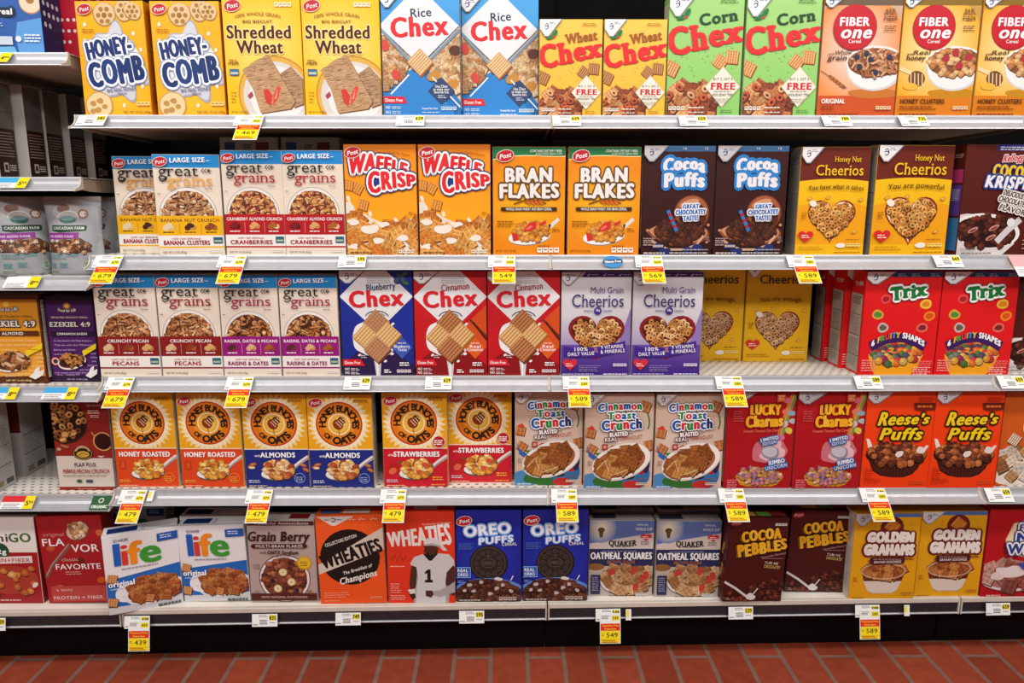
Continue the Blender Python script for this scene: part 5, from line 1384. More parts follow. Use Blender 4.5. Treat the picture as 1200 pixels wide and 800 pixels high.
def bluerings(a):
    a.bg('#2c62ae', '#2a5aa6'); a.P([(0, 96), (60, 94), (64, 100), (0, 100)], '#6ab4e0')
    a.part('food_print')
    a.O(92, 5, 33, '#8ccbee'); a.P([(64, 84), (68, 74), (100, 70), (100, 100), (66, 100)], '#5a9cdc')
    for x, y, r in ((82, 0, 15), (88, 57, 15), (40, 30, 10), (52, 42, 10), (38, 46, 12), (16, 40, 13)):
        a.O(x, y + .8, r, '#b98a5c'); a.O(x, y, r * .96, '#ecd4b4'); a.E(x, y - 1, r * .36, r * .3, '#a8743c')
    a.part('title_lettering')
    a.T('frosted', 30, 5, 60, 14, '#fff', .06, rot=-10, arc=3); a.T('GRAIN-FREE CEREAL'.lower().replace('grain-free', 'grain free'), 20, 65.5, 86, 7.5, '#fff', .06, [('#1a2438', 4)])
    a.part('small_print'); a.fine(30, 75, 54, 2, '#a8c4e8', 1.2, 3); a.R(40, 86, 60, 93, '#c9d4e0'); a.fine(76, 84, 98, 3, '#e8f0f8', 2, 4); a.O(68, 88, 4, '#dfe8f2'); a.fine(0, 14, 34, 1, '#a8c4e8', 2)

def scripture(word, bg, edge, gold):
    def f(a):
        a.bg(edge); a.R(4, 5, 97, 92, bg[0], bg[1]);
        a.part('logo')
        a.star(46, 10.5, 9, 4, 12, '#e8a82c'); a.O(46, 10.5, 4.4, '#f2c04c'); a.T('Food for Life', 46, 15, 36, 6, '#f0e4d8', .03, [('#3a2430', 1)], ital=.2, arc=-2)
        a.part('title_lettering')
        a.T('SPROUTED CRUNCHY CEREAL', 50, 24, 76, 3.4, '#f0e4d4' if word != 'ALMOND' else '#8c5c14', .01); a.T('EZEKIEL 4:9', 50, 32, 82, 9.5, '#f3ede6', .05, [('#2a1c20', 1.4)], serif=.06)
        a.R(8, 40, 96, 45.6, edge); a.T(word, 52, 43, 36 if word == 'ALMOND' else 62, 4.6, '#f3ede6', .03, serif=.05)
        a.part('small_print')
        c = '#f3d9a0' if word == 'ALMOND' else '#cdb4d8'
        for i, (t, y) in enumerate((('As described in the Holy Scripture', 51), ('"Take also unto thee Wheat and', 56), ('Barley and Beans', 61.6), ('and Lentils', 66.6))): a.T(t, 52 if i < 2 else 34 if i == 2 else 26, y, 78 if i < 2 else 44 if i == 2 else 30, 3.2, c, .0, serif=.03)
        for t, x, y, w in (('and', 92, 66, 10), ('Millet', 93, 70.6, 14), ('and', 92, 75, 9), ('Spelt and', 88, 80, 20), ('put them in', 76, 85, 30), ('one vessel and make bread', 44, 88.6, 70), ('of it..." Ezekiel 4:9', 36, 93 - 2, 46)): a.T(t, x, y, w, 3.2, c, .0, serif=.03)
        a.T('NET WT 16 OZ (454g)', 54, 96.4, 42, 2.6, c, .01)
        a.P([(70, 63), (100, 54), (99, 60), (72, 69)], '#f0d01c'); a.fine(76, 60.5, 94, 1, '#a88a10', 1.4); a.O(13, 75, 9, '#d8403c'); a.O(13, 75, 7, '#e6d8d4'); a.O(13, 75, 5, '#3a3434')
        a.part('food_print')
        a.E(47, 76, 30, 15, '#e9e0d8', 14); a.E(47, 75, 28, 13, '#5c3018', 14)
        a.pcs(a.in_ell(47, 73.6, 25, 14), (22, 62, 76, 86), 'flk', 5.4, ('#7a4424', '#a0643c', '#5a2c18', '#c08c5c') if word == 'ALMOND' else ('#b5763c', '#2c1410', '#8c5228'), 34, 4, '#2c120a', .45)
        if word == 'ALMOND':
            for x, y in ((60, 72), (40, 78), (62, 67)): a.E(x, y, 7, 3, '#d8b890', -30)
        a.P([(72, 92), (80, 88), (84, 83), (92, 80), (90, 86), (98, 84), (96, 90), (88, 93), (82, 95)], '#f0ece8')
    return f

def tan_back(a):
    a.bg('#c9b8a8'); a.part('small_print'); a.R(8, 4, 26, 18, '#2c4a8a'); a.R(62, 4, 84, 12, '#8c2028'); a.fine(40, 6, 56, 3, '#4a3a30', 2, 4)
    a.T('great grains', 50, 20, 60, 8, '#3a2a20')

def dark_front(a): a.bg('#a9a49e')
def dark_side(a):
    a.bg('#2c100e'); a.R(0, 0, 100, 48, '#5c5753'); a.R(4, 30, 96, 30.6, '#3a3632'); a.part('small_print'); a.fine(8, 4, 92, 7, '#4a4642', 2, 8); a.fine(8, 52, 92, 9, '#a08c84', 2.6, 10); a.R(24, 84, 50, 94, '#b0a49c'); a.R(30, 86, 44, 92, '#3a1512'); a.fine(56, 86, 92, 3, '#c0b4ac', 4, 8)
def grey_side(a): side_print(a, '#b9b6b4', None, '#5a5654'); a.part('small_print'); a.fine(8, 30, 92, 26, '#6a6664', 2, 7.5); a.R(4, 52, 96, 52.6, '#3a3634'); a.R(4, 74, 96, 74.6, '#3a3634'); a.R(14, 90, 40, 96, '#8c7a5c'); a.R(54, 90, 92, 96, '#54504c')
def grey_front(a): a.bg('#5c1e1a'); a.R(0, 48, 100, 100, '#aaa6a4'); a.part('food_print'); a.O(52, 70, 14, '#6a6462')

# ------------------------------------------------------------------ the boxes, shelf by shelf
Y0 = 0.007
def side_of(col, panel=None, ink='#8a8078'): return lambda a: side_print(a, col, panel, ink)
def flap_lines(cols): 
    def f(a):
        x = 6
        for c, w in cols: a.R(x, 24, x + w, 78, c); x += w + 4
    return f

# top shelf
g = 'honey-coloured boxes with blue lettering'
hs = side_of('#d9871a', '#c9760c', '#8a4a08')
B('honey', honeycomb, 99.5, 179.5, 1, 0, Y0, 'yellow box with blue bubbly lettering over milk, at the very shelf end', g, .07, '#f0a010', hs, yaw=-2)
B('honey', honeycomb, 183, 268, 0, 0, Y0, 'yellow cereal box with blue bubbly lettering over milk, beside the woven-biscuit boxes', g)
g = 'woven-biscuit boxes'
B('shred', shredded, 268, 358, -5, 0, Y0, 'yellow box with woven biscuit and strawberry, touching the blue-lettered honey box', g, .065, '#f4b90c')
B('shred', shredded, 358.5, 448.5, -5, 0, Y0, 'yellow box with woven biscuit and strawberry, touching the tall blue rice box', g)
g = 'blue rice boxes'
B('rice', ricechex, 449.5, 540.5, -8, 0, Y0, 'tall blue rice cereal box with white diamond, beside the yellow woven-biscuit box', g, .06, '#2a7fc4')
B('rice', ricechex, 542, 630.5, -3, 0, .05, 'tall blue rice cereal box with white diamond, beside the short yellow wheat box', g)
g = 'short yellow wheat boxes'
wh = holidaychex('Wheat', '#a85c1e', '#f6cb52', '#f2bd36')
B('wheat', wh, 631.5, 704.5, 22.5, 0, Y0, 'short yellow wheat box with FREE offer diamond, touching the blue rice box', g, .055, '#e8bc40')
B('wheat', wh, 705.5, 779, 22.5, 0, Y0, 'short yellow wheat box with FREE offer diamond, touching the green corn box', g)
g = 'pale green corn boxes'
co = holidaychex('Corn', '#1f4a2c', '#a4d97f', '#8fd06a')
B('corn', co, 779.5, 866, -6, 0, Y0, 'pale green corn box with FREE offer diamond, touching the short yellow wheat box', g, .06, '#8cc46a')
B('corn', co, 867, 956, -6, 0, Y0, 'pale green corn box with FREE offer diamond, touching the orange fiber box', g)
B('fib', fiber('plain'), 956.5, 1047, -4, 0, Y0, 'orange fiber cereal box with red disc and blueberry bowl', None, .06, '#d9763c')
g = 'golden fiber honey boxes'
B('fibh', fiber('honey'), 1048, 1137, -4, 0, Y0, 'golden fiber box with red disc and honey dipper, touching the orange fiber box', g, .06, '#d99a1c')
B('fibh', fiber('honey'), 1138, 1228, -4, 0, Y0, 'golden fiber box with red disc and honey dipper, cut off by the photo edge', g)

# second shelf
g = 'cream grain boxes with a yellow band'
ban = grains('BANANA NUT CRUNCH', '#f2b414', 'BANANA CLUSTERS', '#e8a84c', '#a8283a', ('#c99a6c', '#e0c09c', '#a86c44', '#b5804f'), (('#e6d3a8', '#d8c08c'), ('#4a2414', '#c98a4c'), ('#8c4a20', '#a8642c')))
gs = side_of('#cfc7bd', '#bdb6ae', '#5a5650')
B('gban', ban, 141, 213, 183, 1, .085, 'cream cereal box with yellow band, set back and half covered by its twin', g, .062, '#d9ccbc', gs)
B('gban', ban, 194.5, 258, 174.5, 1, Y0, 'cream cereal box with yellow band, turned a little and standing in front of its twin', g, yaw=6)
g = 'cream grain boxes with a red band'
cra = grains('CRANBERRY ALMOND CRUNCH', '#b8141f', 'CRANBERRIES', '#b5202c', '#a8203a', ('#d99a5c', '#e8bc84', '#b0703c', '#8c2c30', '#c98448'), (('#7a1a24', '#5c1018'), ('#d9a868', '#c98448'), ('#a8642c', '#e0c090')))
B('gcra', cra, 266, 336.5, 176, 1, Y0, 'cream cereal box with cranberry red band, touching the yellow-banded box', g, .062, '#d9ccbc', gs)
B('gcra', cra, 337, 405, 176, 1, Y0, 'cream cereal box with cranberry red band, touching the orange waffle box', g)
g = 'orange waffle boxes'
B('waf', waffle, 407, 490.5, 169, 1, Y0, 'orange waffle cereal box with red arched lettering, touching the cranberry red banded box', g, .06, '#e07e10')
B('waf', waffle, 491.5, 576, 169, 1, Y0, 'orange waffle cereal box with red arched lettering, touching the bran flake box', g)
g = 'bran flake boxes'
B('bran', bran, 577.5, 661.5, 172, 1, .012, 'orange and green bran flake box, touching the orange waffle box', g, .06, '#d8780e', pitch=1.5)
B('bran', bran, 663, 749.5, 170, 1, Y0, 'orange and green bran flake box, touching the dark brown cocoa puff box', g)
g = 'dark brown cocoa puff boxes'
B('puff', puffs, 750.5, 833.5, 170.5, 1, Y0, 'dark brown cocoa puff box with milk swirl, touching the bran flake box', g, .06, '#2c0e0c')
B('puff', puffs, 834.5, 917, 172, 1, Y0, 'dark brown cocoa puff box with milk swirl, beside the honey ring box', g)
B('hn1', heartcheer('You have what it takes'), 930.5, 1011, 172, 1, Y0, 'honey ring box with brown top saying You have what it takes', 'honey ring boxes', .075, '#d9a80c', side_of('#8c857c', '#8a847c', '#4a4640'))
B('hn2', heartcheer('You are powerful'), 1017, 1108, 170, 1, Y0, 'honey ring box with brown top saying You are powerful', 'honey ring boxes', .075, '#d9a80c', side_of('#8c857c', '#8a847c', '#4a4640'), yaw=3)
def kr_side(a): a.bg('#54180f'); a.R(6, 22, 94, 34, '#b8346c'); a.R(6, 36, 94, 64, '#5c3a8c'); a.R(6, 66, 94, 96, '#3c7ab0'); a.part('small_print'); a.fine(14, 40, 86, 8, '#cfc0e0', 3, 8); a.fine(14, 8, 86, 3, '#e6c8a0', 3, 8)
B('kris', krispies, 1117, 1213, 169, 1, Y0, 'dark brown crisped rice box with yellow and white title, beside the honey ring boxes', None, .05, '#4a140e', kr_side, yaw=5)
g = 'tan cartons behind the cranberry boxes'
B('tan', tan_back, 266, 333, 160, 1, .17, 'tan carton with colour patches hidden behind the front cranberry boxes, nearer the yellow-banded box', g, .06, '#c9b8a8', h=.318)
B('tan', tan_back, 336, 403, 160, 1, .17, 'tan carton with colour patches hidden behind the front cranberry boxes, nearer the orange waffle box', g)

# third shelf
g = 'cream pecan boxes'
pec = grains('CRUNCHY PECAN', '#8a1a1a', 'PECANS', '#9a1f2c', '#a8203a', ('#c98a5c', '#b0703f', '#e0b080', '#9a5a30'), (('#d9b88c', '#c9a070'), ('#8c3c20', '#a85a34'), ('#d9a868', '#b58448')))
B('gpec', pec, 119, 190.5, 321.5, 2, Y0, 'cream pecan cereal box with dark red band, beside the purple scripture box', g, .062, '#d9ccbc', gs)
B('gpec', pec, 192, 262.5, 321.5, 2, Y0, 'cream pecan cereal box with dark red band, touching the magenta-banded box', g)
g = 'cream raisin and date boxes'
rai = grains('RAISINS, DATES & PECANS', '#98147a', 'RAISINS & DATES', '#a01f50', '#98205c', ('#c98a54', '#e0b07c', '#7a3c20', '#a8642c', '#4a2014'), (('#5c2430', '#7a3444'), ('#d9b080', '#c99458'), ('#a8582c', '#8c4420')))
B('grai', rai, 263.5, 331, 322, 2, Y0, 'cream raisin cereal box with magenta band, touching the dark red banded pecan box', g, .062, '#d9ccbc', gs)
B('grai', rai, 332, 399.5, 322, 2, Y0, 'cream raisin cereal box with magenta band, touching the navy blueberry box', g)
B('blue', fourchex('Blueberry', '#1c2f9a', '#1b2a8a', '#2c1a4a', '#3c5ab4', '#1c2f9a', ('Blueberry', 'Taste')), 402, 486, 317, 2, Y0, 'navy blueberry cereal box with white diamond', None, .06, '#1a2878')
g = 'red cinnamon boxes'
cin = fourchex('Cinnamon', '#cf1a24', '#c01820', '#8c1218', '#e0601c', '#d9501c', ('Real', 'Cinnamon'))
B('cinn', cin, 487, 571, 317.5, 2, Y0, 'red cinnamon box with white diamond, touching the navy blueberry box', g, .06, '#b0141c')
B('cinn', cin, 572, 655, 318.5, 2, Y0, 'red cinnamon box with white diamond, touching the purple heart box behind a price slip', g)
g = 'white and purple heart boxes'
B('multi', multigrain, 656.5, 737.5, 318.5, 2, Y0, 'white and purple box with heart bowl, touching the red cinnamon box', g, .06, '#b9b4c0')
B('multi', multigrain, 738.5, 820, 318.5, 2, Y0, 'white and purple box with heart bowl, in front of the set-back golden boxes', g)
g = 'golden boxes set back on the third shelf'
ch = heartcheer('You are enough', 'plain')
B('cheer', ch, 793, 868.5, 318, 2, ('y', 423), 'golden heart box set back and half hidden behind the purple heart box', g, .07, '#d9a60c', h=.296)
B('cheer', ch, 869.5, 946, 318, 2, ('y', 423.5), 'golden heart box set back, fully seen beside the red spines', g)
g = 'red fruit-shape boxes'
def fs(a):
    a.bg('#d8161c'); a.R(0, 22, 88, 98, '#b3aca2'); a.part('small_print'); a.T('Trix', 52, 12, 60, 18, '#d9d2c8', .06, rot=10)
    a.fine(6, 25, 84, 4, '#4a4640', 3, 8); a.R(4, 42, 86, 42.6, '#5a544c'); a.fine(6, 45, 84, 10, '#6a655e', 2, 7, 2); a.R(4, 62, 86, 62.6, '#5a544c'); a.fine(6, 66, 84, 10, '#6a655e', 2, 7, 3); a.R(4, 82, 86, 82.6, '#5a544c'); a.fine(6, 85, 84, 5, '#6a655e', 2, 7, 4)
B('trix', fruitbox, 1005, 1093, 318, 2, Y0, 'red fruit-shape cereal box in the front row, nearer the row of red spines', g, .075, '#d0141a', fs)
B('trix', fruitbox, 1094, 1181, 318, 2, Y0, 'red fruit-shape cereal box in the front row, at the bay end', g)
B('trix', fruitbox, 984, 1066, 318, 2, .092, 'red fruit-shape box directly behind the front one, showing only its grey side', g)
B('trix', fruitbox, 962, 1043, 318, 2, .185, 'red fruit-shape box deepest in the row, next to the golden box', g)
B('kris3', krispies, 1178, 1262, 330, 2, .05, 'dark brown crisped rice box behind the bay post beside the red fruit-shape box', None, .05, '#4a140e', kr_side)

# fourth shelf
g = 'orange honey roasted boxes'
hr = bunches('HONEY ROASTED', '', '#dc481c', 'honey')
os_ = side_of('#d9d2c8', '#cfc8be', '#8a8680')
B('hroast', hr, 138.5, 211, 460, 3, ('y', 570), 'sunburst honey box with orange-red base, beside the maple pecan box', g, .06, '#e8b02a', os_)
B('hroast', hr, 213.5, 288, 464, 3, ('y', 570.5), 'sunburst honey box with orange-red base, touching the navy almond box', g)
g = 'navy almond boxes'
al = bunches('ALMONDS', 'with', '#1c2c80', 'almond')
B('almond', al, 289, 364, 462, 3, ('y', 570.5), 'sunburst honey box with navy almond base, touching the orange-red one', g, .06, '#e0a82a', os_)
B('almond', al, 365, 438.5, 461.5, 3, ('y', 571), 'sunburst honey box with navy almond base, beside the dark gap', g)
g = 'red strawberry honey boxes'
st = bunches('STRAWBERRIES', 'with Real', '#cc1c2c', 'berry')
B('straw', st, 450, 525.5, 460, 3, ('y', 570), 'sunburst honey box with red strawberry base, standing forward beside the dark gap', g, .06, '#e0a82a', os_)
B('straw', st, 526.5, 599, 459, 3, ('y', 565), 'sunburst honey box with red strawberry base, set back beside the toast-square box', g)
g = 'pinkish toast-square boxes'
B('ctc', toastsquares, 603, 682, 458.5, 3, ('y', 568.5), 'beige toast-square box with rainbow lettering, touching the red strawberry box', g, .06, '#b99c88')
B('ctc', toastsquares, 684, 763.5, 458.5, 3, ('y', 572), 'beige toast-square box with rainbow lettering, the one between its two twins', g)
B('ctc', toastsquares, 764.5, 845.5, 458.5, 3, ('y', 572), 'beige toast-square box with rainbow lettering, touching the dark red marshmallow box', g)
g = 'dark red marshmallow boxes'
B('lucky', marshmallow, 847, 926, 458.5, 3, ('y', 572), 'dark red marshmallow box with gold lettering, touching the beige toast-square box', g, .06, '#a01018')
B('lucky', marshmallow, 927, 1006, 458.5, 3, ('y', 572), 'dark red marshmallow box with gold lettering, touching the orange peanut puff box', g)
g = 'orange peanut puff boxes'
B('reese', peanutpuffs, 1007, 1086, 458.5, 3, ('y', 571.5), 'bright orange puff box with yellow slanted lettering, touching the dark red marshmallow box', g, .06, '#e03c0a')
B('reese', peanutpuffs, 1087, 1163.5, 458.5, 3, ('y', 571.5), 'bright orange puff box with yellow slanted lettering, touching the dull orange wheat box', g)
B('mini', orangewheat, 1165, 1245, 459, 3, ('y', 569), 'dull orange wheat-square box cut off by the photo edge on the fourth shelf', None, .06, '#b9541c')

# base shelf
B('go', flavorgo, -34, 54, 606, 4, ('y', 707), 'red and white protein fiber box cut off by the photo edge on the base shelf', None, .07, '#d8d0ca', side_of('#9c1c20'), ('#2a5a4c',), w=.205)
B('flav', flavorfav, 57, 134, 606, 4, ('y', 707.5), 'wide dark red box with a spoon of clusters, tilted a little, on the base shelf', None, .06, '#a81e24', side_of('#8c181c'), ('#8c2a2a',), roll=-2.5, yaw=-2)
g = 'white and blue bowl boxes'
lf = ('#e6e4e6', flap_lines((('#1c2f6a', 40), ('#c8c8d4', 6))))
ls = side_of('#d8d6d8', '#cfcdd0', '#8a8a90')
B('life', lifebox, 133, 212, 625, 4, ('y', 713), 'white and blue bowl box turned askew and jutting over the shelf edge', g, .062, '#e2e0e2', ls, lf, yaw=22, w=.192, h=.236)
B('life', lifebox, 219, 292, 620, 4, ('y', 705), 'white and blue bowl box standing square, beside the beige berry grain box', g, roll=-1.5)
g = 'boxes in the second row of the base shelf'
B('life', lifebox, 128, 200, 620, 4, .165, 'white-topped box in the second row, behind the askew bowl box', g)
B('life', lifebox, 219, 291, 620, 4, .08, 'white-topped box in the second row, behind the square bowl box', g)
B('gberry', berrygrain, 295, 373, 610, 4, ('y', 706), 'beige berry grain box with brown script title and banana bowl', None, .06, '#e0d8d4', side_of('#cfc2bc'), ('#e6e0dc', flap_lines((('#e6e0dc', 50), ('#8c1c20', 30)))))
B('whe1', orangeblock, 376, 454, 604, 4, ('y', 707.5), 'bright orange box with black disc and slanted cream band', None, .055, '#e0602a', side_of('#d9541c', '#c9c0b8'), ('#ee5a20', flap_lines((('#3a5a9c', 30), ('#f0e8e0', 40)))), roll=-1.2)
B('whe2', playerbox, 455, 534, 599, 4, ('y', 706.5), 'red-orange box picturing a football player in white jersey', None, .055, '#d8341c', None, ('#d8341c', flap_lines((('#d8341c', 30), ('#f0e4e0', 34)))))
g = 'royal blue cookie puff boxes'
B('oreo', cookiepuffs, 535, 611, 597, 4, ('y', 704.5), 'royal blue cookie puff box, touching the football player box', g, .06, '#1a2690')
B('oreo', cookiepuffs, 612, 688.5, 597, 4, ('y', 703.5), 'royal blue cookie puff box, touching the grey-blue oatmeal box', g)
g = 'grey-blue oatmeal boxes'
ot = ('#7f7c7a', flap_lines((('#2a2c3c', 36),)))
B('oats', oatsquares, 689, 764, 609.5, 4, ('y', 698), 'grey-blue oatmeal square box with navy band, touching the royal blue box', g, .06, '#b0a8a4', None, ot)
B('oats', oatsquares, 767, 841, 612, 4, ('y', 699), 'grey-blue oatmeal square box with navy band, touching the maroon cocoa box', g)
B('oats', oatsquares, 691, 764, 609, 4, .105, 'grey-topped oatmeal box in the second row, behind the one touching royal blue', 'boxes in the second row of the base shelf')
B('oats', oatsquares, 768, 840, 609, 4, .105, 'grey-topped oatmeal box in the second row, behind the one touching maroon', 'boxes in the second row of the base shelf')
g = 'maroon cocoa pebble boxes'
def ps(a): a.bg('#4a1210'); a.part('side_lettering'); a.T('COCOA', 50, 40, 70, 22, '#d8a02c', .08, rot=75); a.T('PEBBLES', 50, 66, 80, 22, '#d8a02c', .08, rot=75)
pt = ('#7a2420', flap_lines((('#4a7ab0', 8), ('#c9a04c', 28), ('#5c9a3c', 22))))
B('pebb', pebbles, 845, 916, 608, 4, ('y', 705.5), 'maroon cocoa pebble box leaning out at the shelf front', g, .055, '#4a1210', ps, pt, roll=2.2, yaw=4)
B('pebb', pebbles, 919.5, 987, 603, 4, ('y', 694), 'maroon cocoa pebble box set back beside the golden graham box', g, roll=1.5)
g = 'golden graham boxes'
B('gold', goldengraham, 993.5, 1070, 601, 4, ('y', 701.5), 'mustard yellow graham box behind a hanging price slip, touching the maroon box', g, .06, '#c98c10', side_of('#d9d0c4', '#cfc6ba'))
B('gold', goldengraham, 1071, 1145, 599, 4, ('y', 698.5), 'mustard yellow graham box, touching the red frosted wheat box', g)
B('fmw', frostedwheat, 1148, 1236, 596, 4, ('y', 699), 'red frosted wheat box with cream title panel on the base shelf', None, .06, '#b0121a', side_of('#b8141e'))

# the end bay
def bs(a):
    a.bg('#1a2458'); a.R(10, 0, 100, 12, '#8a8a94'); a.part('small_print'); a.fine(10, 22, 90, 6, '#aab0cc', 1.6, 5)
    for i in range(10): a.O(16 + (i % 4) * 22, 56 + (i // 4) * 9, 6.5, '#d9dce8')
def rs(a):
    a.bg('#c01c34'); a.R(0, 0, 100, 14, '#d8d4d2'); a.part('small_print'); a.fine(12, 22, 90, 8, '#f0d0d4', 2, 6)
    for i in range(8): a.O(20 + (i % 3) * 30, 62 + (i // 3) * 10, 8, '#f3e6e6')
B('ring', bluerings, -34, 51.5, -40, 10, ('y', 63), 'blue ring cereal box on the topmost end shelf', None, .10, '#1c3c7c', bs, yaw=4, h=.29)
B('redside', rs, 72.5, 97, -40, 10, .12, 'red box on the topmost end shelf showing only its narrow spine', None, .19, '#b81c30', rs, h=.28)
def BX(key, design, xr, Yf, row, w, h, d, label, group, edge, side):
    z = shelf_z(row)
    if key not in _PROTO: _PROTO[key] = build_carton(design, w, h, d, edge, side, None, 5); r = _PROTO[key]
    else: r = copy_tree(_PROTO[key])
    r.location = (xr - w / 2, Yf, z); tag(r, label, 'cereal box', group)
g = 'dark cartons standing one behind another'
zB = ZL[1]
for i, (xr, yf) in enumerate(((x_on(23, .08, zB), .004), (x_on(37, .088, zB), .088), (x_on(60, .168, zB), .168), (x_on(87, .25, zB), .25), (x_on(113, .33, zB), .33))):
    BX('dark', dark_front, xr, yf, 11, .19, .243, .076, 'grey and brown carton seen from its side, ' + ('first in line at the photo edge', 'second in line, behind the first', 'third in line, in the middle', 'fourth in line', 'last in line, deepest on the shelf')[i], g, '#b5b0aa', dark_side)
g = 'grey-sided cartons on the lowest end shelf'
zE = ZL[4]
for i, (xr, yf, dd) in enumerate(((x_on(19, .09, zE), .006, .085), (x_on(31, .14, zE), .14, .105))):
    BX('grey%d' % i, grey_front, xr, yf, 14, .19, .262, dd, 'grey-sided carton beside the maple pecan box, ' + ('nearest the shelf edge', 'standing deeper on the shelf')[i], g, '#8f8b89', grey_side)
B('ezA', scripture('ALMOND', ('#d9901c', '#f0a838'), '#5a2c10', 1), -14, 57, 345, 13, ('y', 449), 'gold scripture-print box with almond bowl', 'scripture-print boxes', .055, '#4a2410')
B('ezC', scripture('CINNAMON RAISIN', ('#4a1c5c', '#54226a'), '#2a1034', 1), 61.5, 119, 347, 13, ('y', 447.5), 'purple scripture-print box with raisin bowl', 'scripture-print boxes', .055, '#2a1034')
B('flax', flax, 70, 136, 463, 14, ('y', 574), 'maple pecan box, dark red above and beige below, at the end of its shelf', None, .06, '#8c241c', side_of('#c9c2ba', '#bfb8b0', '#5a544e'))

# ------------------------------------------------------------------ pouches
def pouch_mesh(w, h, d):
    nx, ny = 14, 22
    def surf(u, v, side):
        t = v
        k = (1 - (2 * u - 1) ** 4) * (0.5 + 0.5 * math.cos(math.pi * max(0, t) ** 1.4)) ** .8 if t < .93 else 0.0
        wob = .0016 * math.sin(9 * u + 14 * v + side) * (1 if .02 < t < .98 else 0)
        return side * (d / 2 * max(0, k)) + wob
    def width(v): return 1.0 - .06 * math.sin(math.pi * v) - .03 * (1 - v)
    return nx, ny, surf, width

def pouch_print(a):
    a.part('label_print')
    P = a.P
    a.E(40, 19, 26, 15, '#b9b5b0'); a.E(34, 15, 12, 8, '#8a6a5c'); a.E(72, 22, 10, 9, '#8a6450'); a.E(72, 22, 6.5, 6, '#d8cfc8')
    a.ring(44, 27, 20, 14, 2, '#dfe2e0', 0, 0, 180); a.E(44, 29, 15, 7, '#3a6a5c'); a.E(44, 27.6, 13, 4, '#7a9aa0')
    P([(14, 36), (78, 36), (80, 38), (78, 43), (30, 45), (14, 43)], '#22402c'); a.T('CASCADIAN FARM', 46, 39.6, 58, 5, '#e6ece0', .03, serif=.04)
    P([(4, 46), (66, 45), (66, 52), (4, 55)], '#8a2c8c'); a.T('NO ADDED SUGAR', 33, 50, 48, 4.2, '#f0dff0', .02)
    a.part('food_print')
    pts = [(4, 70), (4, 56), (30, 55), (56, 54), (70, 52), (80, 57), (86, 64), (88, 70)]
    P(pts, '#5a3424'); a.pcs(a.in_poly(pts), (4, 52, 88, 70), 'flk', 5.4, ('#b08058', '#8c5a38', '#cfa478', '#6a3c24', '#d9c8b4'), 40, 3, '#3a1c10', .42)
    a.part('small_print')
    a.T('COCONUT CASHEW', 36, 74, 58, 5, '#4a9a9c', .01, sp=.05); a.fine(8, 77, 44, 1, '#5a8a8c', 1.4); a.fine(8, 84, 22, 3, '#5a9a9c', 2, 3.4); a.fine(30, 83, 46, 3, '#5a9a9c', 2, 3.4); a.O(78, 87, 9, '#a8b0a4'); a.O(78, 86.6, 6, '#6a8a70'); a.fine(6, 93, 30, 2, '#8a8c70', 1.6, 3)

def make_pouch(w=.150, h=.208, d=.08):
    root = bpy.data.objects.new('granola_pouch', None); C.objects.link(root); root.empty_display_size = .05
    nx, ny, surf, width = pouch_mesh(w, h, d)
    V, F = [], []
    for side in (-1, 1):
        b = len(V)
        for j in range(ny + 1):
            for i in range(nx + 1):
                u, v = i / nx, j / ny
                V.append(((u - .5) * w * width(v), surf(u, v, side) - (0.0012 if side < 0 else -.0012), v * h))
        for j in range(ny):
            for i in range(nx):
                q = b + j * (nx + 1) + i
                f = (q, q + 1, q + nx + 2, q + nx + 1)
                F.append(f if side < 0 else f[::-1])
    n1 = (nx + 1) * (ny + 1)
    for j in range(ny):
        for i in (0, nx):
            q = j * (nx + 1) + i
            F.append((q, q + nx + 1, n1 + q + nx + 1, n1 + q))
    for i in range(nx):
        F.append((i + 1, i, n1 + i, n1 + i + 1)); q = ny * (nx + 1) + i; F.append((q, q + 1, n1 + q + 1, n1 + q))
    me = bpy.data.meshes.new('pouch_body'); me.from_pydata(V, [], F)
    paint(me, '#9c9fa2'); me.polygons.foreach_set('use_smooth', [True] * len(me.polygons))
    body = link('pouch_body', me, M_FOIL, root)
    s = box_mesh('seal_strip', -w / 2, w / 2, -.002, .002, h * .935, h, .0006); paint(s, '#8d8580'); link('seal_strip', s, M_FOIL, root)
    a = Art(w * .92, h, 4); a.parts = {}; a.refine = .010; pouch_print(a)
    def mp(x, y, z):
        v = 1 - y / h; u = .5 + (x - w * .46) / (w * width(v))
        return ((u - .5) * w * width(v), surf(min(1, max(0, u)), v, -1) - .0016 - z, v * h)
    a.build(lambda n, m: root if n == 'label_print' else m['label_print'], M_FOIL, mp)
    return root
g = 'silver granola pouches'
pz = ZL[2]
for i, (px, Y, yw, lb) in enumerate(((-30, .025, 4, 'silver granola pouch with green label, mostly cut off by the photo edge'), (30, .035, 42, 'silver granola pouch with green label, twisted sideways beside its neighbour'),
                                     (91, .03, 3, 'silver granola pouch with green label facing straight out below the bracket'), (112, .15, 6, 'silver granola pouch hidden in shadow behind the front ones'))):
    r = make_pouch() if i == 0 else copy_tree(P0)
    if i == 0: P0 = r
    r.location = (x_on(px, Y, pz), Y + .012, pz); r.rotation_euler = (0, 0, math.radians(yw)); tag(r, lb, 'pouch', g)

# ------------------------------------------------------------------ price tags
def tag_mesh(root, name, art, x0, s0, W, Lh, lift, run, drop):
    L_ = math.hypot(run, drop); dy, dz = -run / L_, -drop / L_; nx, nz = dz, -dy
    def mp(x, y, z):
        s = s0 + y
        o = lift + z
        curl = .004 * max(0, (s - L_) / .05) ** 2
        return (x0 + x, dy * s + nx * o + dy * curl, dz * s + nz * o + .0)
    return mp

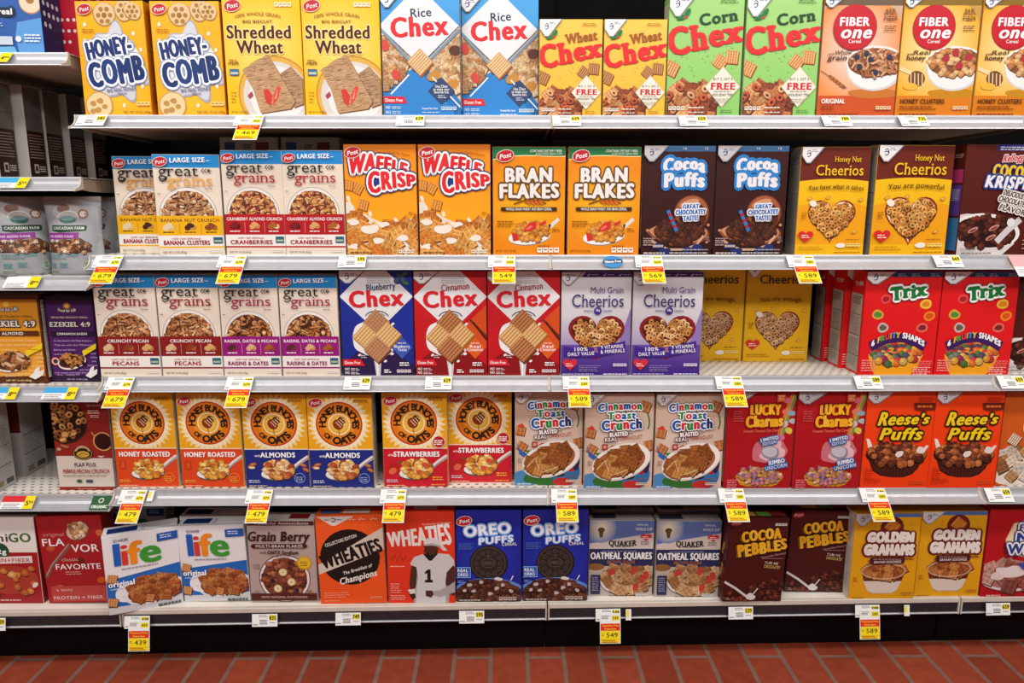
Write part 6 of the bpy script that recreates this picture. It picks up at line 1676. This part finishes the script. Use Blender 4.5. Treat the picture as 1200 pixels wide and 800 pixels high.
def make_tag(kind, price, run, drop, wp=.072, col='#f3f3f2'):
    """tag clipped to a price rail; local origin on the rail's top edge"""
    root = bpy.data.objects.new('price_tag', None); C.objects.link(root); root.empty_display_size = .03
    L_ = math.hypot(run, drop); hp = L_ * .86 if run > .02 else .036
    def card(name, x0, s0, W, Lh, lift, draw):
        dy, dz = -run / L_, -drop / L_; ny, nz = dz, -dy
        def fr(x, y, z):
            s = s0 + y; o = lift + z
            return (x0 + x, dy * s + ny * o, dz * s + nz * o)
        me = bpy.data.meshes.new(name)
        v = [fr(x, y, z) for z in (0, .0006) for x, y in ((0, 0), (W, 0), (W, Lh), (0, Lh))]
        me.from_pydata(v, [], [(0, 1, 2, 3), (4, 7, 6, 5), (0, 4, 5, 1), (1, 5, 6, 2), (2, 6, 7, 3), (3, 7, 4, 0)])
        paint(me, col)
        o = link(name, me, M_PAPER, root)
        a = Art(W, Lh, 3); a.parts = {}; a.z = .0007; draw(a)
        a.build(lambda n, m: o, M_PAPER, fr)
        return o
    def white(a):
        a.part('price_print')
        a.fine(26, 8, 66, 2, '#6a6a6a', 2.6, 6); a.fine(30, 46, 62, 3, '#4a4a4a', 4, 7); a.fine(4, 80, 24, 1, '#7a7a7a', 4)
        if kind != 'left':
            a.R(67, 10, 96, 52, '#f0e02c'); a.T(price.replace('.', ''), 81.5, 31, 25, 15, '#3a3620', .05)
            a.fine(70, 66, 92, 1, '#8a8a8a', 3)
    if kind == 'plain': card('paper_card', -wp / 2, .004, wp, hp, .004, white)
    elif kind == 'sale':
        card('paper_card', -wp / 2, .004, wp, hp, .004, white)
        def slip(a):
            a.part('sale_print')
            k = 0
            a.R(0, 0, 100, 33, '#f3f3f0'); a.R(58, 8, 94, 24, '#f0e02c'); a.T(price.replace('.', ''), 76, 16, 26, 12, '#3a3620', .03); a.fine(8, 8, 50, 3, '#6a6a6a', 3, 6)
            a.R(3, 34, 97, 57, '#e4301f'); a.T('Temporary Price', 50, 40, 82, 9, '#f6d23c', .03); a.T('Reduction', 50, 50.5, 54, 9, '#f6d23c', .03)
            a.R(3, 57, 97, 97, '#f6e01c'); a.T(price.replace('.', ''), 58, 71, 54, 21, '#4a3c10', .02); a.fine(8, 66, 22, 2, '#8a7010', 3, 7); a.R(3, 85, 97, 86.5, '#e8a01c'); a.fine(10, 88, 92, 2, '#b03c14', 4, 7)
        card('sale_slip', -wp / 2 + .012, .016, .06, .088, .0055, slip)
    elif kind in ('left', 'red', 'white'):
        def lf(a):
            a.part('price_print'); c = {'left': '#45a8dc', 'red': '#d82c34', 'white': '#f3f3f2'}[kind]
            a.R(0, 0, 70, 48, c); a.fine(8, 60, 62, 3, '#8a8a8a', 3, 6); a.R(70, 0, 100, 100, '#f6dc1c'); a.T(price[0], 80, 56, 9, 15, '#2a2410', .03); a.T(price[2:], 91, 50, 12, 8, '#2a2410', .03)
        card('paper_card', -.045, .006, .09, hp * .92, .004, lf)
    elif kind == 'green':
        def gf(a): a.part('price_print'); a.bg('#2f5c3a'); a.O(50, 34, 15, '#c9d6c4'); a.O(50, 34, 9, '#2f5c3a'); a.T('ORGANIC', 50, 78, 84, 17, '#e6efe0', .06)
        card('paper_card', -.026, .006, .052, hp, .004, gf)
    elif kind == 'pink':
        def pf(a): a.part('price_print'); a.R(0, 0, 100, 55, '#eeb0b0'); a.fine(8, 66, 80, 3, '#a8a8a8', 3, 6)
        card('paper_card', -.045, .004, .09, .075, .004, pf)
    elif kind == 'bit':
        def yf(a): a.part('price_print'); a.R(4, 10, 60, 70, '#f0e060')
        card('paper_card', -.008, .006, .016, .032, .004, yf)
    return root

_TAGS = {}
def TAG(kind, price, px, row, label, group='shelf price tags', base=False):
    z = shelf_z(row); run, drop = (RUN, DROP) if row != 4 else (.010, .05)
    k = (kind, price, row == 4)
    if k in _TAGS: r = copy_tree(_TAGS[k])
    else: r = _TAGS[k] = make_tag(kind, price, run, drop)
    Y = -run * .5
    x = x_on(px, Y, z - drop * .5)
    if row == 4:
        Yb = (x - XM) * math.tan(BASE_ROT) - .0095
        r.location = (x, Yb, z - .010); r.rotation_euler = (0, 0, BASE_ROT)
    else: r.location = (x, 0, z)
    tag(r, label, 'price tag', group)
    return r

PL, SL = 'white price tag on the ', 'tag with hanging red and yellow slip '
for kind, price, px, row, lb in (
    ('plain', '5.85', 108, 0, PL + 'corner of the top shelf, under the first yellow box'),
    ('sale', '4.69', 292, 0, SL + 'under the woven-biscuit boxes'),
    ('plain', '6.29', 481, 0, PL + 'top rail under the tall blue rice box'),
    ('plain', '6.29', 664, 0, PL + 'top rail under the short yellow wheat box'),
    ('plain', '6.29', 812, 0, PL + 'top rail under the green corn box'),
    ('plain', '7.89', 980, 0, PL + 'top rail under the orange fiber box'),
    ('plain', '7.35', 1070, 0, PL + 'top rail under the golden fiber box'),
    ('sale', '6.79', 127, 1, SL + 'below the set-back yellow-banded box'),
    ('sale', '6.79', 272, 1, SL + 'below the front cranberry boxes'),
    ('plain', '5.95', 413, 1, PL + 'second rail under the orange waffle box'),
    ('sale', '5.49', 588, 1, SL + 'over the red cinnamon box'),
    ('sale', '5.69', 760, 1, SL + 'over the purple heart box'),
    ('sale', '5.89', 938, 1, SL + 'over the set-back golden heart box'),
    ('plain', '6.69', 1110, 1, PL + 'second rail under the crisped rice box'),
    ('pink', '0', 1203, 1, 'pink and white notice tag hanging at the photo edge'),
    ('sale', '6.79', 141, 2, SL + 'over the maple pecan box corner'),
    ('sale', '6.79', 281, 2, SL + 'over the navy almond box'),
    ('plain', '6.29', 419, 2, PL + 'third rail under the navy blueberry box'),
    ('plain', '6.29', 514, 2, PL + 'third rail under the red cinnamon box'),
    ('sale', '5.89', 675, 2, SL + 'between two toast-square boxes'),
    ('sale', '5.89', 854, 2, SL + 'over the dark red marshmallow box'),
    ('plain', '5.89', 1017, 2, PL + 'third rail under the red fruit-shape box'),
    ('plain', '6.59', 1185, 2, PL + 'third rail at the photo edge'),
    ('sale', '4.79', 156, 3, SL + 'over the askew white and blue box'),
    ('sale', '4.79', 304, 3, SL + 'over the beige berry grain box'),
    ('sale', '4.79', 461, 3, SL + 'over the football player box'),
    ('sale', '5.89', 661, 3, SL + 'over the royal blue cookie box'),
    ('sale', '5.89', 857, 3, SL + 'over the leaning maroon box'),
    ('sale', '5.89', 1023, 3, SL + 'over the mustard graham box'),
    ('plain', '6.59', 1170, 3, PL + 'fourth rail under the dull orange box'),
    ('bit', '0', 177, 3, 'scrap of white tag on the rail under the sunburst honey box'),
    ('sale', '4.39', 168, 4, SL + 'on the base strip under the askew box'),
    ('plain', '8.35', 314, 4, PL + 'dark base strip under the beige berry box'),
    ('plain', '7.49', 410, 4, PL + 'dark base strip under the orange disc box'),
    ('plain', '5.95', 553, 4, PL + 'dark base strip under the royal blue box'),
    ('sale', '5.49', 712, 4, SL + 'on the base strip under the oatmeal box'),
    ('plain', '5.29', 868, 4, PL + 'dark base strip under the leaning maroon box'),
    ('sale', '5.89', 1018, 4, SL + 'on the base strip under the graham box'),
    ('plain', '6.59', 1174, 4, PL + 'dark base strip under the frosted wheat box'),
    ('bit', '0', 736, 4, 'scrap of yellow tag on the base strip under the oatmeal box'),
    ('bit', '0', 1065, 4, 'torn scrap of tag on the base strip under the mustard box'),
    ('white', '4.99', -8, 10, 'cream price tag on the topmost end shelf'),
    ('left', '5.99', 13, 11, 'blue, white and yellow tag under the dark cartons'),
    ('white', '8.99', 27, 12, 'white and yellow tag under the silver pouches'),
    ('left', '8.99', 2, 13, 'blue, white and yellow tag under the gold scripture box'),
    ('left', '8.99', 71, 13, 'blue, white and yellow tag under the purple scripture box'),
    ('red', '5.99', 22, 14, 'red, white and yellow tag under the grey-sided cartons'),
    ('green', '0', 119, 14, 'small green organic tag under the maple pecan box'),
    ('plain', '6.59', 4, 4, PL + 'dark base strip under the red and white protein box'),
): TAG(kind, price, px, row, lb)

# round sticker on the second rail
st_ = bpy.data.objects.new('rail_sticker', None); C.objects.link(st_); st_.empty_display_size = .03
L_ = math.hypot(RUN, DROP)
def smap(x, y, z): return (x - .028, -RUN / L_ * (y + .004) - DROP / L_ * (.004 + z), -DROP / L_ * (y + .004) + RUN / L_ * (.004 + z))
a = Art(.056, .046, 3); a.parts = {}
a.part('sticker_disc'); a.E(50, 50, 47, 38, '#3f8fca'); a.part('sticker_lettering'); a.P([(6, 36), (94, 30), (96, 58), (4, 62)], '#1c3a5a'); a.T('Gluten Free', 50, 47, 76, 14, '#fff', .05, rot=3)
a.build(lambda n, m: st_ if n == 'sticker_disc' else m['sticker_disc'], M_PAPER, smap)
st_.location = (x_on(718, -.02, ZS[1] - .02), 0, ZS[1]); tag(st_, 'oval blue sticker on the second rail under the bran flake box', 'sticker')

bpy.data.objects.remove(_fo, do_unlink=True)
